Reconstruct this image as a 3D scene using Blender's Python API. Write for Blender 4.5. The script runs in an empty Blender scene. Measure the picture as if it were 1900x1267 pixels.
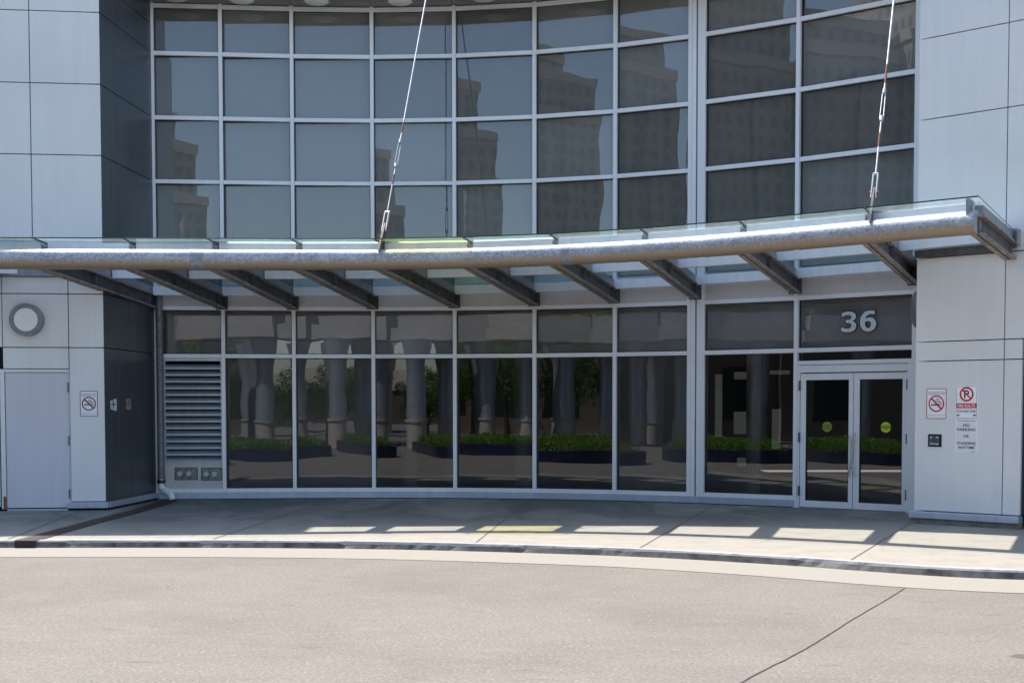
import bpy, bmesh, math, random
from mathutils import Vector, Matrix
R = math.radians
random.seed(7)
sc = bpy.context.scene
col = sc.collection

# ------------------------------------------------------------------ camera
PITCH, ROLL = 0.0438992, 0.00099469
cd = bpy.data.cameras.new('camera')
cam = bpy.data.objects.new('camera', cd); col.objects.link(cam)
cd.sensor_fit = 'HORIZONTAL'; cd.sensor_width = 36.0; cd.lens = 36.0 * 2500.0 / 1900.0
cd.shift_x = 0.0; cd.shift_y = (864.652 - 633.5) / 1900.0
cd.clip_start = 0.1; cd.clip_end = 3000
cam.matrix_world = Matrix.Translation((0, 0, 1.55)) @ Matrix.Rotation(math.pi / 2 - PITCH, 4, 'X') @ Matrix.Rotation(-ROLL, 4, 'Z')
sc.camera = cam

# ------------------------------------------------------------------ sky, sun, exposure
SUN = Vector((-0.338, 0.488, 1.0)).normalized()          # towards the sun: behind the building, to the left
EL = math.asin(SUN.z); AZ = math.atan2(SUN.x, SUN.y)
w = bpy.data.worlds.new("World"); sc.world = w; w.use_nodes = True
nt = w.node_tree; nt.nodes.clear()
o_ = nt.nodes.new('ShaderNodeOutputWorld'); b_ = nt.nodes.new('ShaderNodeBackground'); s_ = nt.nodes.new('ShaderNodeTexSky')
s_.sky_type = 'NISHITA'; s_.sun_disc = False; s_.sun_elevation = EL; s_.sun_rotation = AZ
s_.altitude = 80; s_.air_density = 1.0; s_.dust_density = 1.3; s_.ozone_density = 1.0
b_.inputs[1].default_value = 0.15
nt.links.new(s_.outputs[0], b_.inputs[0]); nt.links.new(b_.outputs[0], o_.inputs[0])
ld = bpy.data.lights.new('sun', 'SUN'); ld.energy = 4.2; ld.angle = R(0.55); ld.color = (1.0, 0.94, 0.855)
sun = bpy.data.objects.new('sun', ld); col.objects.link(sun)
sun.rotation_euler = SUN.to_track_quat('Z', 'Y').to_euler()
sc.view_settings.view_transform = 'Standard'; sc.view_settings.look = 'None'
sc.view_settings.exposure = 0.98; sc.view_settings.gamma = 1.0
sc.cycles.max_bounces = 12; sc.cycles.transparent_max_bounces = 24; sc.cycles.glossy_bounces = 6

# ------------------------------------------------------------------ materials
def mat(name):
    m = bpy.data.materials.new(name); m.use_nodes = True
    n = m.node_tree.nodes; l = m.node_tree.links
    p = n.get('Principled BSDF')
    return m, n, l, p
def coords(n, l, scale=(1, 1, 1), rot=(0, 0, 0)):
    g = n.new('ShaderNodeNewGeometry'); mp = n.new('ShaderNodeMapping')
    mp.inputs['Scale'].default_value = scale; mp.inputs['Rotation'].default_value = rot
    l.new(g.outputs['Position'], mp.inputs['Vector']); return mp.outputs[0]
def noise(n, l, vec, scale, detail=4, rough=.55, dist=0):
    t = n.new('ShaderNodeTexNoise'); t.inputs['Scale'].default_value = scale; t.inputs['Detail'].default_value = detail
    t.inputs['Roughness'].default_value = rough; t.inputs['Distortion'].default_value = dist
    l.new(vec, t.inputs['Vector']); return t.outputs['Fac']
def ramp(n, l, fac, stops):
    r = n.new('ShaderNodeValToRGB'); e = r.color_ramp.elements
    while len(e) < len(stops): e.new(.5)
    for q, (p, c) in zip(e, stops):
        q.position = p; q.color = (*c, 1) if len(c) == 3 else c
    l.new(fac, r.inputs[0]); return r.outputs[0]
def mixc(n, l, a, b, f, mode='MIX'):
    m = n.new('ShaderNodeMix'); m.data_type = 'RGBA'; m.blend_type = mode
    for s, v in ((m.inputs[0], f), (m.inputs[6], a), (m.inputs[7], b)):
        if hasattr(v, 'links'): l.new(v, s)
        elif isinstance(v, (int, float)): s.default_value = v
        else: s.default_value = (*v, 1)
    return m.outputs[2]
def bump(n, l, h, strength, dist=.01, normal=None):
    b = n.new('ShaderNodeBump'); b.inputs['Strength'].default_value = strength; b.inputs['Distance'].default_value = dist
    l.new(h, b.inputs['Height']); return b.outputs[0]
def g3(v): return (v, v, v)

def simple(name, c, rough=.5, metal=0.0, vary=.12, vs=6, spec=.5, bumpk=0, emit=None):
    m, n, l, p = mat(name)
    v = coords(n, l); f = noise(n, l, v, vs)
    c1 = tuple(x * (1 - vary) for x in c); c2 = tuple(min(1, x * (1 + vary)) for x in c)
    l.new(ramp(n, l, f, [(.3, c1), (.7, c2)]), p.inputs['Base Color'])
    p.inputs['Roughness'].default_value = rough; p.inputs['Metallic'].default_value = metal
    p.inputs['Specular IOR Level'].default_value = spec
    if bumpk: l.new(bump(n, l, noise(n, l, v, vs * 12), bumpk, .004), p.inputs['Normal'])
    if emit:
        p.inputs['Emission Color'].default_value = (*c, 1); p.inputs['Emission Strength'].default_value = emit
    return m

def panel_mat(name, c, metal=.25, rough=.42, streak=.10, dirt=(.30, .24, .18)):
    m, n, l, p = mat(name)
    v = coords(n, l); vs = coords(n, l, (9, 9, .55))
    f = noise(n, l, vs, 1.0, 5, .6)                     # rain streaks running down
    base = ramp(n, l, f, [(.32, tuple(x * (1 - streak) for x in c)), (.62, c)])
    big = noise(n, l, v, .7, 3)
    base = mixc(n, l, base, tuple(x * .86 for x in c), ramp(n, l, big, [(.45, g3(0)), (.75, g3(.6))]))
    f2 = noise(n, l, coords(n, l, (14, 14, .8)), 1.0, 6, .7)
    base = mixc(n, l, base, dirt, ramp(n, l, f2, [(.66, g3(0)), (.86, g3(.30))]))
    l.new(base, p.inputs['Base Color'])
    p.inputs['Metallic'].default_value = metal
    l.new(ramp(n, l, f, [(.3, g3(rough + .08)), (.7, g3(rough - .05))]), p.inputs['Roughness'])
    l.new(bump(n, l, noise(n, l, v, 1.6, 1), .35, .006), p.inputs['Normal'])
    return m
M = {}
M['panel'] = panel_mat('silver_cladding', (.79, .79, .77), .10, .42, .045)
M['panel_dark'] = panel_mat('dark_cladding', (.062, .072, .082), .2, .34, .04, (.10, .10, .10))  # much darker colour than the silver panels
M['door_paint'] = panel_mat('grey_door_paint', (.68, .65, .69), .0, .5, .04)
M['white_metal'] = panel_mat('silver_frame_paint', (.88, .89, .90), .08, .36, .05)
M['base_metal'] = panel_mat('blue_grey_base_metal', (.50, .56, .64), .35, .35, .16)
M['joint'] = simple('dark_joint_sealant', (.012, .014, .018), .8)
M['black'] = simple('black_rubber', (.012, .012, .013), .45)
M['gap'] = simple('gap_black', (.004, .004, .005), .9)
M['soffit'] = panel_mat('grey_soffit_panel', (.20, .20, .215), .2, .4, .05)
M['roof'] = simple('roof_gravel', (.3, .29, .27), .9)
M['white_plastic'] = simple('white_plastic_pipe', (.90, .93, .94), .35, vary=.06, vs=20)
M['lens'] = simple('frosted_lamp_lens', (.88, .88, .84), .35, vary=.02)
M['lamp_ring'] = simple('lamp_ring_grey', (.22, .23, .26), .4, .3)
M['steel'] = simple('brushed_steel', (.55, .55, .56), .28, .9, .1, 30)
M['hinge'] = simple('hinge_grey', (.10, .105, .12), .45, .5)
M['brass_cap'] = simple('dull_brass_cap', (.50, .47, .43), .42, .55, .3, 40, bumpk=.3)
M['valve_plate'] = simple('tarnished_plate', (.20, .22, .21), .5, .5, .35, 18, bumpk=.3)
M['rust'] = simple('orange_rust', (.26, .085, .035), .85, 0, .45, 30)
def drain_mat():
    m, n, l, p = mat('rusty_grate_iron'); v = coords(n, l)
    wv = n.new('ShaderNodeTexWave'); wv.bands_direction = 'Y'; wv.inputs['Scale'].default_value = 7.0; wv.inputs['Distortion'].default_value = .6; l.new(v, wv.inputs['Vector'])
    f = noise(n, l, v, 6, 7, .75)
    c = ramp(n, l, f, [(.3, (.045, .026, .018)), (.55, (.10, .058, .040)), (.72, (.26, .22, .18))])
    c = mixc(n, l, c, (.018, .012, .010), ramp(n, l, wv.outputs['Fac'], [(.35, g3(.7)), (.6, g3(0))]))
    l.new(c, p.inputs['Base Color']); p.inputs['Roughness'].default_value = .85
    l.new(bump(n, l, wv.outputs['Fac'], .6, .01), p.inputs['Normal']); return m
M['rust_dark'] = drain_mat()
M['rust_rim'] = simple('dark_rim_iron', (.035, .022, .018), .8, 0, .4, 25)
M['sign_white'] = simple('sign_white', (.90, .90, .91), .4, vary=.03)
M['sign_mint'] = simple('sign_pale', (.84, .89, .89), .35, vary=.03)
M['sign_red'] = simple('sign_red', (.60, .008, .012), .6, spec=.15, vary=.05)
M['sign_maroon'] = simple('sign_maroon', (.34, .02, .03), .4, spec=.15, vary=.05)
M['sign_black'] = simple('sign_black', (.012, .014, .022), .4, spec=.15)
M['sign_grey'] = simple('sign_paper', (.80, .80, .78), .7, vary=.05)
M['decal_dull'] = simple('faded_green_decal', (.26, .32, .05), .5, vary=.15, vs=20)
M['decal_yellow'] = simple('yellow_green_decal', (.60, .72, .04), .5, vary=.06)
M['number_white'] = simple('number_white', (.60, .66, .68), .45, vary=.06, vs=30)
M['blue'] = simple('button_blue', (.02, .03, .42), .3)
M['olive'] = simple('button_plate_olive', (.07, .09, .05), .4)
M['tan'] = simple('tan_sticker', (.42, .37, .29), .6)
M['concrete_base'] = simple('rough_footing_concrete', (.20, .185, .155), .9, 0, .35, 9, bumpk=.8)
M['navy'] = simple('navy_planter_paint', (.014, .02, .06), .35, 0, .2, 5)
M['soil'] = simple('dark_soil', (.05, .035, .025), .95, vary=.3)
M['trunk'] = simple('bark', (.10, .075, .055), .9, vary=.3, vs=14, bumpk=.6)
M['stone_base'] = simple('pale_stone', (.42, .39, .34), .7, vary=.12, vs=5)
M['column_clad'] = panel_mat('column_cladding', (.36, .40, .46), .3, .32, .06)
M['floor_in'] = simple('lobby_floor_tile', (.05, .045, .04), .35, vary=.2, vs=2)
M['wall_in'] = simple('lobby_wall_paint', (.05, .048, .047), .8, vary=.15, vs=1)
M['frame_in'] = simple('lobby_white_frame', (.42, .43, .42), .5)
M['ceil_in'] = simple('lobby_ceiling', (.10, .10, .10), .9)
M['lobby_lamp'] = simple('lobby_lamp_glow', (1.0, .93, .78), .5, emit=3.0)
M['lobby_glow'] = simple('lobby_daylit_pane', (.75, .80, .72), .5, emit=.03)
M['shade'] = simple('grey_roller_shade_skylit', (.38, .37, .35), .85, vary=.04, vs=3)  # upper blinds: the skylight on them is painted in as a lighter grey
M['shade_low'] = simple('grey_roller_shade_dim', (.31, .295, .285), .85, vary=.05, vs=3)  # same blind lower down, weaker skylight painted in as a darker grey

def galv():
    m, n, l, p = mat('galvanised_steel')
    v = coords(n, l)
    vo = n.new('ShaderNodeTexVoronoi'); vo.inputs['Scale'].default_value = 42; l.new(v, vo.inputs['Vector'])
    sp = n.new('ShaderNodeSeparateColor'); l.new(vo.outputs['Color'], sp.inputs[0])
    c = ramp(n, l, sp.outputs[0], [(0, (.22, .245, .285)), (1, (.46, .49, .53))])
    f = noise(n, l, v, 3.2, 8, .72)
    c = mixc(n, l, c, (.60, .61, .62), ramp(n, l, f, [(.5, g3(0)), (.68, g3(.6))]))
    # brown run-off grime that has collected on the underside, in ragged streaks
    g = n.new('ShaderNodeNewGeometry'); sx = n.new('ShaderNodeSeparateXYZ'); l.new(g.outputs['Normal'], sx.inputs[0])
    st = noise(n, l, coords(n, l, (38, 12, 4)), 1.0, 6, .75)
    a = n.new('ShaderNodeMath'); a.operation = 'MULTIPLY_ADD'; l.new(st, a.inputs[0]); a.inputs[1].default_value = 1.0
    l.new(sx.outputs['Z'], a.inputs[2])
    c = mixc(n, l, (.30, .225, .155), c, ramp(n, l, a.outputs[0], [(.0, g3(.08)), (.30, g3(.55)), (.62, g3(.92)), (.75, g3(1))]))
    l.new(c, p.inputs['Base Color'])
    p.inputs['Metallic'].default_value = .30
    l.new(ramp(n, l, f, [(.3, g3(.36)), (.7, g3(.58))]), p.inputs['Roughness'])
    l.new(bump(n, l, noise(n, l, v, 60, 3), .35, .003), p.inputs['Normal'])
    return m
M['galv'] = galv()
def beam_mat():
    m, n, l, p = mat('grimy_steel_beam')
    v = coords(n, l); f = noise(n, l, v, 7, 8, .75)
    c = ramp(n, l, f, [(.30, (.055, .048, .042)), (.48, (.085, .086, .088)), (.62, (.13, .135, .145)), (.76, (.07, .062, .052))])
    st = noise(n, l, coords(n, l, (26, 26, 2.0)), 1.0, 5, .7)
    c = mixc(n, l, c, (.30, .30, .29), ramp(n, l, st, [(.58, g3(0)), (.76, g3(.45))]))
    l.new(c, p.inputs['Base Color']); p.inputs['Metallic'].default_value = .3; p.inputs['Roughness'].default_value = .6
    l.new(bump(n, l, noise(n, l, v, 50, 5, .7), .6, .004), p.inputs['Normal'])
    return m
M['beam'] = beam_mat()
M['flash'] = panel_mat('grey_flashing', (.30, .325, .35), .3, .4, .25)
M['purlin'] = panel_mat('pale_purlin_paint', (.78, .83, .86), .2, .42, .10, (.25, .22, .18))
M['fascia'] = panel_mat('warm_grey_fascia', (.60, .56, .53), .2, .5, .06)

def glass_mat(name, tint, refl, wav=.5, seed=0.0, scale=1.3):
    m, n, l, p = mat(name); n.remove(p); out = n['Material Output']
    g = n.new('ShaderNodeBsdfGlossy'); g.inputs['Roughness'].default_value = 0.0; g.inputs['Color'].default_value = (.93, .96, 1, 1)
    t = n.new('ShaderNodeBsdfTransparent'); t.inputs['Color'].default_value = (*tint, 1)
    lw = n.new('ShaderNodeFresnel'); lw.inputs['IOR'].default_value = 1.5
    a = n.new('ShaderNodeMath'); a.operation = 'ADD'; a.inputs[1].default_value = refl; a.use_clamp = True; l.new(lw.outputs[0], a.inputs[0])
    oi = n.new('ShaderNodeObjectInfo'); vm = n.new('ShaderNodeVectorMath'); vm.operation = 'MULTIPLY_ADD'
    cb = n.new('ShaderNodeCombineXYZ'); 
    for k in range(3): l.new(oi.outputs['Random'], cb.inputs[k])
    gp = n.new('ShaderNodeNewGeometry')
    l.new(cb.outputs[0], vm.inputs[0]); vm.inputs[1].default_value = (37, 53, 11); l.new(gp.outputs['Position'], vm.inputs[2])
    f = noise(n, l, vm.outputs[0], scale, 1.2, .4)
    b = bump(n, l, f, 1.0, .0030 * wav)
    l.new(b, g.inputs['Normal'])
    mx = n.new('ShaderNodeMixShader'); l.new(a.outputs[0], mx.inputs[0]); l.new(t.outputs[0], mx.inputs[1]); l.new(g.outputs[0], mx.inputs[2])
    l.new(mx.outputs[0], out.inputs[0]); return m
M['pane'] = glass_mat('tinted_window_glass', (.68, .70, .70), .075, .28)
M['pane_wavy'] = glass_mat('tinted_wavy_glass', (.68, .70, .70), .075, .42)
M['pane_low'] = glass_mat('clear_lobby_glass', (.46, .47, .465), .05, .40)

def canopy_glass(name, tint, scatter):
    m, n, l, p = mat(name); n.remove(p); out = n['Material Output']
    t = n.new('ShaderNodeBsdfTransparent'); t.inputs['Color'].default_value = (*tint, 1)
    g = n.new('ShaderNodeBsdfGlossy'); g.inputs['Roughness'].default_value = .02; g.inputs['Color'].default_value = (.42, .60, .62, 1)
    fr = n.new('ShaderNodeFresnel'); fr.inputs['IOR'].default_value = 1.16
    m1 = n.new('ShaderNodeMixShader'); l.new(fr.outputs[0], m1.inputs[0]); l.new(t.outputs[0], m1.inputs[1]); l.new(g.outputs[0], m1.inputs[2])
    d = n.new('ShaderNodeBsdfDiffuse'); d.inputs['Color'].default_value = (.60, .64, .61, 1)
    tr = n.new('ShaderNodeBsdfTranslucent'); tr.inputs['Color'].default_value = (*scatter, 1)
    ds = n.new('ShaderNodeMixShader'); ds.inputs[0].default_value = .8; l.new(d.outputs[0], ds.inputs[1]); l.new(tr.outputs[0], ds.inputs[2])
    v = coords(n, l, (6, 14, 6), (0, 0, .3)); f = noise(n, l, v, 1.2, 9, .78, .6)
    fac0 = ramp(n, l, f, [(.36, g3(.03)), (.56, g3(.10)), (.74, g3(.34))])
    at = n.new('ShaderNodeAttribute'); at.attribute_name = 'grime'; mm = n.new('ShaderNodeMath'); mm.operation = 'MULTIPLY'; l.new(fac0, mm.inputs[0]); l.new(at.outputs['Fac'], mm.inputs[1]); fac = mm.outputs[0]
    m2 = n.new('ShaderNodeMixShader'); l.new(fac, m2.inputs[0]); l.new(m1.outputs[0], m2.inputs[1]); l.new(ds.outputs[0], m2.inputs[2])
    l.new(m2.outputs[0], out.inputs[0]); return m
M['cglass'] = canopy_glass('pale_green_glass', (.965, .99, .985), (.90, 1.0, .95))
M['cglass_y'] = canopy_glass('yellowed_glass', (.98, .93, .55), (.98, .98, .42))
M['glass_edge'] = simple('dark_green_glass_edge', (.01, .05, .045), .15, spec=.8)

def ground_mats():
    # asphalt: pale, worn, fine stone speckle
    m, n, l, p = mat('worn_pale_asphalt'); v = coords(n, l)
    f1 = noise(n, l, v, 95, 3, .8); f2 = noise(n, l, v, .55, 6, .6); f3 = noise(n, l, v, 260, 2, .6); f4 = noise(n, l, coords(n, l, (1, 2.4, 1)), 2.3, 8, .72)
    c = ramp(n, l, f1, [(.28, (.128, .113, .096)), (.46, (.188, .170, .146)), (.60, (.222, .202, .176)), (.76, (.40, .37, .33))])
    c = mixc(n, l, c, (.148, .132, .113), ramp(n, l, f2, [(.42, g3(0)), (.66, g3(.65))]))
    c = mixc(n, l, c, (.26, .238, .208), ramp(n, l, f4, [(.52, g3(0)), (.70, g3(.40))]))
    md = noise(n, l, v, 38, 4, .75); c = mixc(n, l, c, (.135, .118, .105), ramp(n, l, md, [(.50, g3(0)), (.66, g3(.55))])); c = mixc(n, l, c, (.42, .39, .36), ramp(n, l, md, [(.34, g3(.5)), (.46, g3(0))]))
    sp = noise(n, l, v, 19, 3, .6); c = mixc(n, l, c, (.10, .088, .08), ramp(n, l, sp, [(.68, g3(0)), (.73, g3(.7))]))
    bl = noise(n, l, coords(n, l, (1, 3.2, 1)), 1.1, 3, .5); c = mixc(n, l, c, (.20, .165, .145), ramp(n, l, bl, [(.62, g3(0)), (.68, g3(.5))]))
    ck = noise(n, l, coords(n, l, (1.6, 5, 1), (0, 0, .12)), 1.5, 9, .8); c = mixc(n, l, c, (.09, .075, .065), ramp(n, l, ck, [(.58, g3(0)), (.68, g3(.7))]))
    for sc_v, th, amt in ((.9, .050, .75), (2.2, .040, .55)):
        vv_ = n.new('ShaderNodeTexVoronoi'); vv_.inputs['Scale'].default_value = sc_v; wn = n.new('ShaderNodeVectorMath'); wn.operation = 'MULTIPLY_ADD'
        tn = n.new('ShaderNodeTexNoise'); tn.inputs['Scale'].default_value = 9; tn.inputs['Detail'].default_value = 3; l.new(v, tn.inputs['Vector']); l.new(tn.outputs['Color'], wn.inputs[0]); wn.inputs[1].default_value = (.10, .06, 0); l.new(v, wn.inputs[2]); l.new(wn.outputs[0], vv_.inputs['Vector'])
        sq = n.new('ShaderNodeSeparateColor'); l.new(vv_.outputs['Color'], sq.inputs[0])
        gt = n.new('ShaderNodeMath'); gt.operation = 'MULTIPLY'; l.new(sq.outputs[1], gt.inputs[0]); gt.inputs[1].default_value = th * 1.6
        ls = n.new('ShaderNodeMath'); ls.operation = 'LESS_THAN'; l.new(vv_.outputs['Distance'], ls.inputs[0]); l.new(gt.outputs[0], ls.inputs[1])
        am_ = n.new('ShaderNodeMath'); am_.operation = 'MULTIPLY'; l.new(ls.outputs[0], am_.inputs[0]); am_.inputs[1].default_value = amt
        c = mixc(n, l, c, (.085, .075, .066), am_.outputs[0])
    l.new(c, p.inputs['Base Color']); p.inputs['Roughness'].default_value = .9; p.inputs['Specular IOR Level'].default_value = .25
    l.new(bump(n, l, f3, .5, .004), p.inputs['Normal']); M['asphalt'] = m
    # sidewalk concrete with dark damp-looking stains
    m, n, l, p = mat('stained_sidewalk_concrete'); v = coords(n, l)
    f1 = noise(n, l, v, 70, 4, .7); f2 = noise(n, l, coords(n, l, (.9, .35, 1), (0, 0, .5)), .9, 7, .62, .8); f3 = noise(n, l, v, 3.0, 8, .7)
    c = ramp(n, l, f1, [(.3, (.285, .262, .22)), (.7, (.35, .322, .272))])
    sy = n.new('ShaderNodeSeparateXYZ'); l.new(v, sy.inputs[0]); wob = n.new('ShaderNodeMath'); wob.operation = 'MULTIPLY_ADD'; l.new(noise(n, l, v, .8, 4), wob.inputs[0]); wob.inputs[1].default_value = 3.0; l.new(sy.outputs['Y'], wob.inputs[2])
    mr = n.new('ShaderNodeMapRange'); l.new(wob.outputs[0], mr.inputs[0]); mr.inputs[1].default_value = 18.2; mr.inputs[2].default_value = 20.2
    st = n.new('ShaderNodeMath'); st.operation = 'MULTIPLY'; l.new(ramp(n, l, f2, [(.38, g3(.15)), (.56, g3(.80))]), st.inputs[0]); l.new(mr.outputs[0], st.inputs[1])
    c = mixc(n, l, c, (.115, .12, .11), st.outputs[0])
    c = mixc(n, l, c, (.19, .18, .16), ramp(n, l, f3, [(.48, g3(0)), (.70, g3(.55))]))
    sp = noise(n, l, v, 26, 2, .5); c = mixc(n, l, c, (.09, .085, .08), ramp(n, l, sp, [(.72, g3(0)), (.77, g3(.6))]))
    for sc_v, th, amt in ((.9, .050, .75), (2.2, .040, .55)):
        vv_ = n.new('ShaderNodeTexVoronoi'); vv_.inputs['Scale'].default_value = sc_v; wn = n.new('ShaderNodeVectorMath'); wn.operation = 'MULTIPLY_ADD'
        tn = n.new('ShaderNodeTexNoise'); tn.inputs['Scale'].default_value = 9; tn.inputs['Detail'].default_value = 3; l.new(v, tn.inputs['Vector']); l.new(tn.outputs['Color'], wn.inputs[0]); wn.inputs[1].default_value = (.10, .06, 0); l.new(v, wn.inputs[2]); l.new(wn.outputs[0], vv_.inputs['Vector'])
        sq = n.new('ShaderNodeSeparateColor'); l.new(vv_.outputs['Color'], sq.inputs[0])
        gt = n.new('ShaderNodeMath'); gt.operation = 'MULTIPLY'; l.new(sq.outputs[1], gt.inputs[0]); gt.inputs[1].default_value = th * 1.6
        ls = n.new('ShaderNodeMath'); ls.operation = 'LESS_THAN'; l.new(vv_.outputs['Distance'], ls.inputs[0]); l.new(gt.outputs[0], ls.inputs[1])
        am_ = n.new('ShaderNodeMath'); am_.operation = 'MULTIPLY'; l.new(ls.outputs[0], am_.inputs[0]); am_.inputs[1].default_value = amt
        c = mixc(n, l, c, (.085, .075, .066), am_.outputs[0])
    l.new(c, p.inputs['Base Color']); p.inputs['Roughness'].default_value = .85
    l.new(bump(n, l, f1, .3, .003), p.inputs['Normal']); M['sidewalk'] = m
    m, n, l, p = mat('pale_gutter_concrete'); v = coords(n, l)
    f1 = noise(n, l, v, 60, 4, .7); f2 = noise(n, l, v, 2.2, 8, .7)
    c = ramp(n, l, f1, [(.3, (.25, .23, .195)), (.7, (.315, .288, .245))])
    c = mixc(n, l, c, (.30, .265, .23), ramp(n, l, f2, [(.52, g3(0)), (.74, g3(.55))]))
    l.new(c, p.inputs['Base Color']); p.inputs['Roughness'].default_value = .9
    l.new(bump(n, l, f1, .3, .003), p.inputs['Normal']); M['gutter'] = m
    m, n, l, p = mat('chipped_kerb_concrete'); v = coords(n, l)
    f1 = noise(n, l, v, 45, 5, .7); f2 = noise(n, l, v, 5, 8, .75)
    c = ramp(n, l, f1, [(.3, (.32, .32, .315)), (.7, (.42, .42, .41))])
    c = mixc(n, l, c, (.13, .105, .085), ramp(n, l, f2, [(.55, g3(0)), (.68, g3(.8))]))
    l.new(c, p.inputs['Base Color']); p.inputs['Roughness'].default_value = .9
    l.new(bump(n, l, f2, .9, .02), p.inputs['Normal']); M['kerb'] = m
ground_mats()
M['kerb_face'] = simple('shaded_kerb_face', (.135, .125, .115), .9, vary=.55, vs=7, bumpk=.6)  # shade on the kerb's front face put into a darker, blotchy colour
M['crack'] = simple('dark_crack', (.075, .065, .06), .95, vary=.4, vs=30)
M['slabjoint'] = simple('slab_joint_dirt', (.10, .098, .09), .95, vary=.4, vs=20)

def foliage(name, c1, c2):
    m, n, l, p = mat(name); v = coords(n, l); f = noise(n, l, v, 3.5, 4)
    c = ramp(n, l, f, [(.3, c1), (.7, c2)]); l.new(c, p.inputs['Base Color']); p.inputs['Roughness'].default_value = .55
    out = n['Material Output']; tr = n.new('ShaderNodeBsdfTranslucent'); l.new(c, tr.inputs['Color'])
    mx = n.new('ShaderNodeMixShader'); mx.inputs[0].default_value = .35; l.new(p.outputs[0], mx.inputs[1]); l.new(tr.outputs[0], mx.inputs[2]); l.new(mx.outputs[0], out.inputs[0])
    return m
M['hedge'] = foliage('hedge_leaves', (.07, .15, .015), (.17, .32, .03))
M['leaf'] = foliage('tree_leaves', (.035, .10, .015), (.10, .22, .035))

def tower_mat(name, wall, glass, fx, fz):
    """stone-clad apartment block: window openings as a surface grid"""
    m, n, l, p = mat(name)
    tc = n.new('ShaderNodeTexCoord'); sx = n.new('ShaderNodeSeparateXYZ'); l.new(tc.outputs['Object'], sx.inputs[0])
    def M2(op, a, b=None, c=None):
        q = n.new('ShaderNodeMath'); q.operation = op
        for i, x in enumerate((a, b, c)):
            if x is None: continue
            if hasattr(x, 'links'): l.new(x, q.inputs[i])
            else: q.inputs[i].default_value = x
        return q.outputs[0]
    h = M2('ADD', sx.outputs['X'], sx.outputs['Y'])
    u = M2('FRACT', M2('DIVIDE', h, fx)); vv = M2('FRACT', M2('DIVIDE', sx.outputs['Z'], fz))
    iu = M2('MULTIPLY', M2('GREATER_THAN', u, .28), M2('LESS_THAN', u, .72)); iv = M2('MULTIPLY', M2('GREATER_THAN', vv, .22), M2('LESS_THAN', vv, .80))
    win = M2('MULTIPLY', iu, iv)
    band = M2('LESS_THAN', vv, .07)
    c = mixc(n, l, wall, tuple(x * 1.25 for x in wall), band)
    c = mixc(n, l, c, glass, win)
    l.new(c, p.inputs['Base Color']); l.new(ramp(n, l, win, [(0, g3(.8)), (1, g3(.15))]), p.inputs['Roughness'])
    return m
M['tower_a'] = tower_mat('tower_stone', (.36, .335, .29), (.15, .18, .18), 2.3, 2.9)
M['tower_b'] = tower_mat('tower_stone_grey', (.33, .315, .285), (.14, .17, .17), 2.5, 2.9)
M['tower_c'] = tower_mat('low_block_pink_stone', (.20, .155, .135), (.03, .04, .04), 4.6, 4.2)
M['tower_d'] = tower_mat('dark_brick_row', (.085, .06, .05), (.02, .025, .03), 5.0, 4.2)
M['cornice'] = simple('pale_cornice', (.48, .43, .35), .8)

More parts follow.
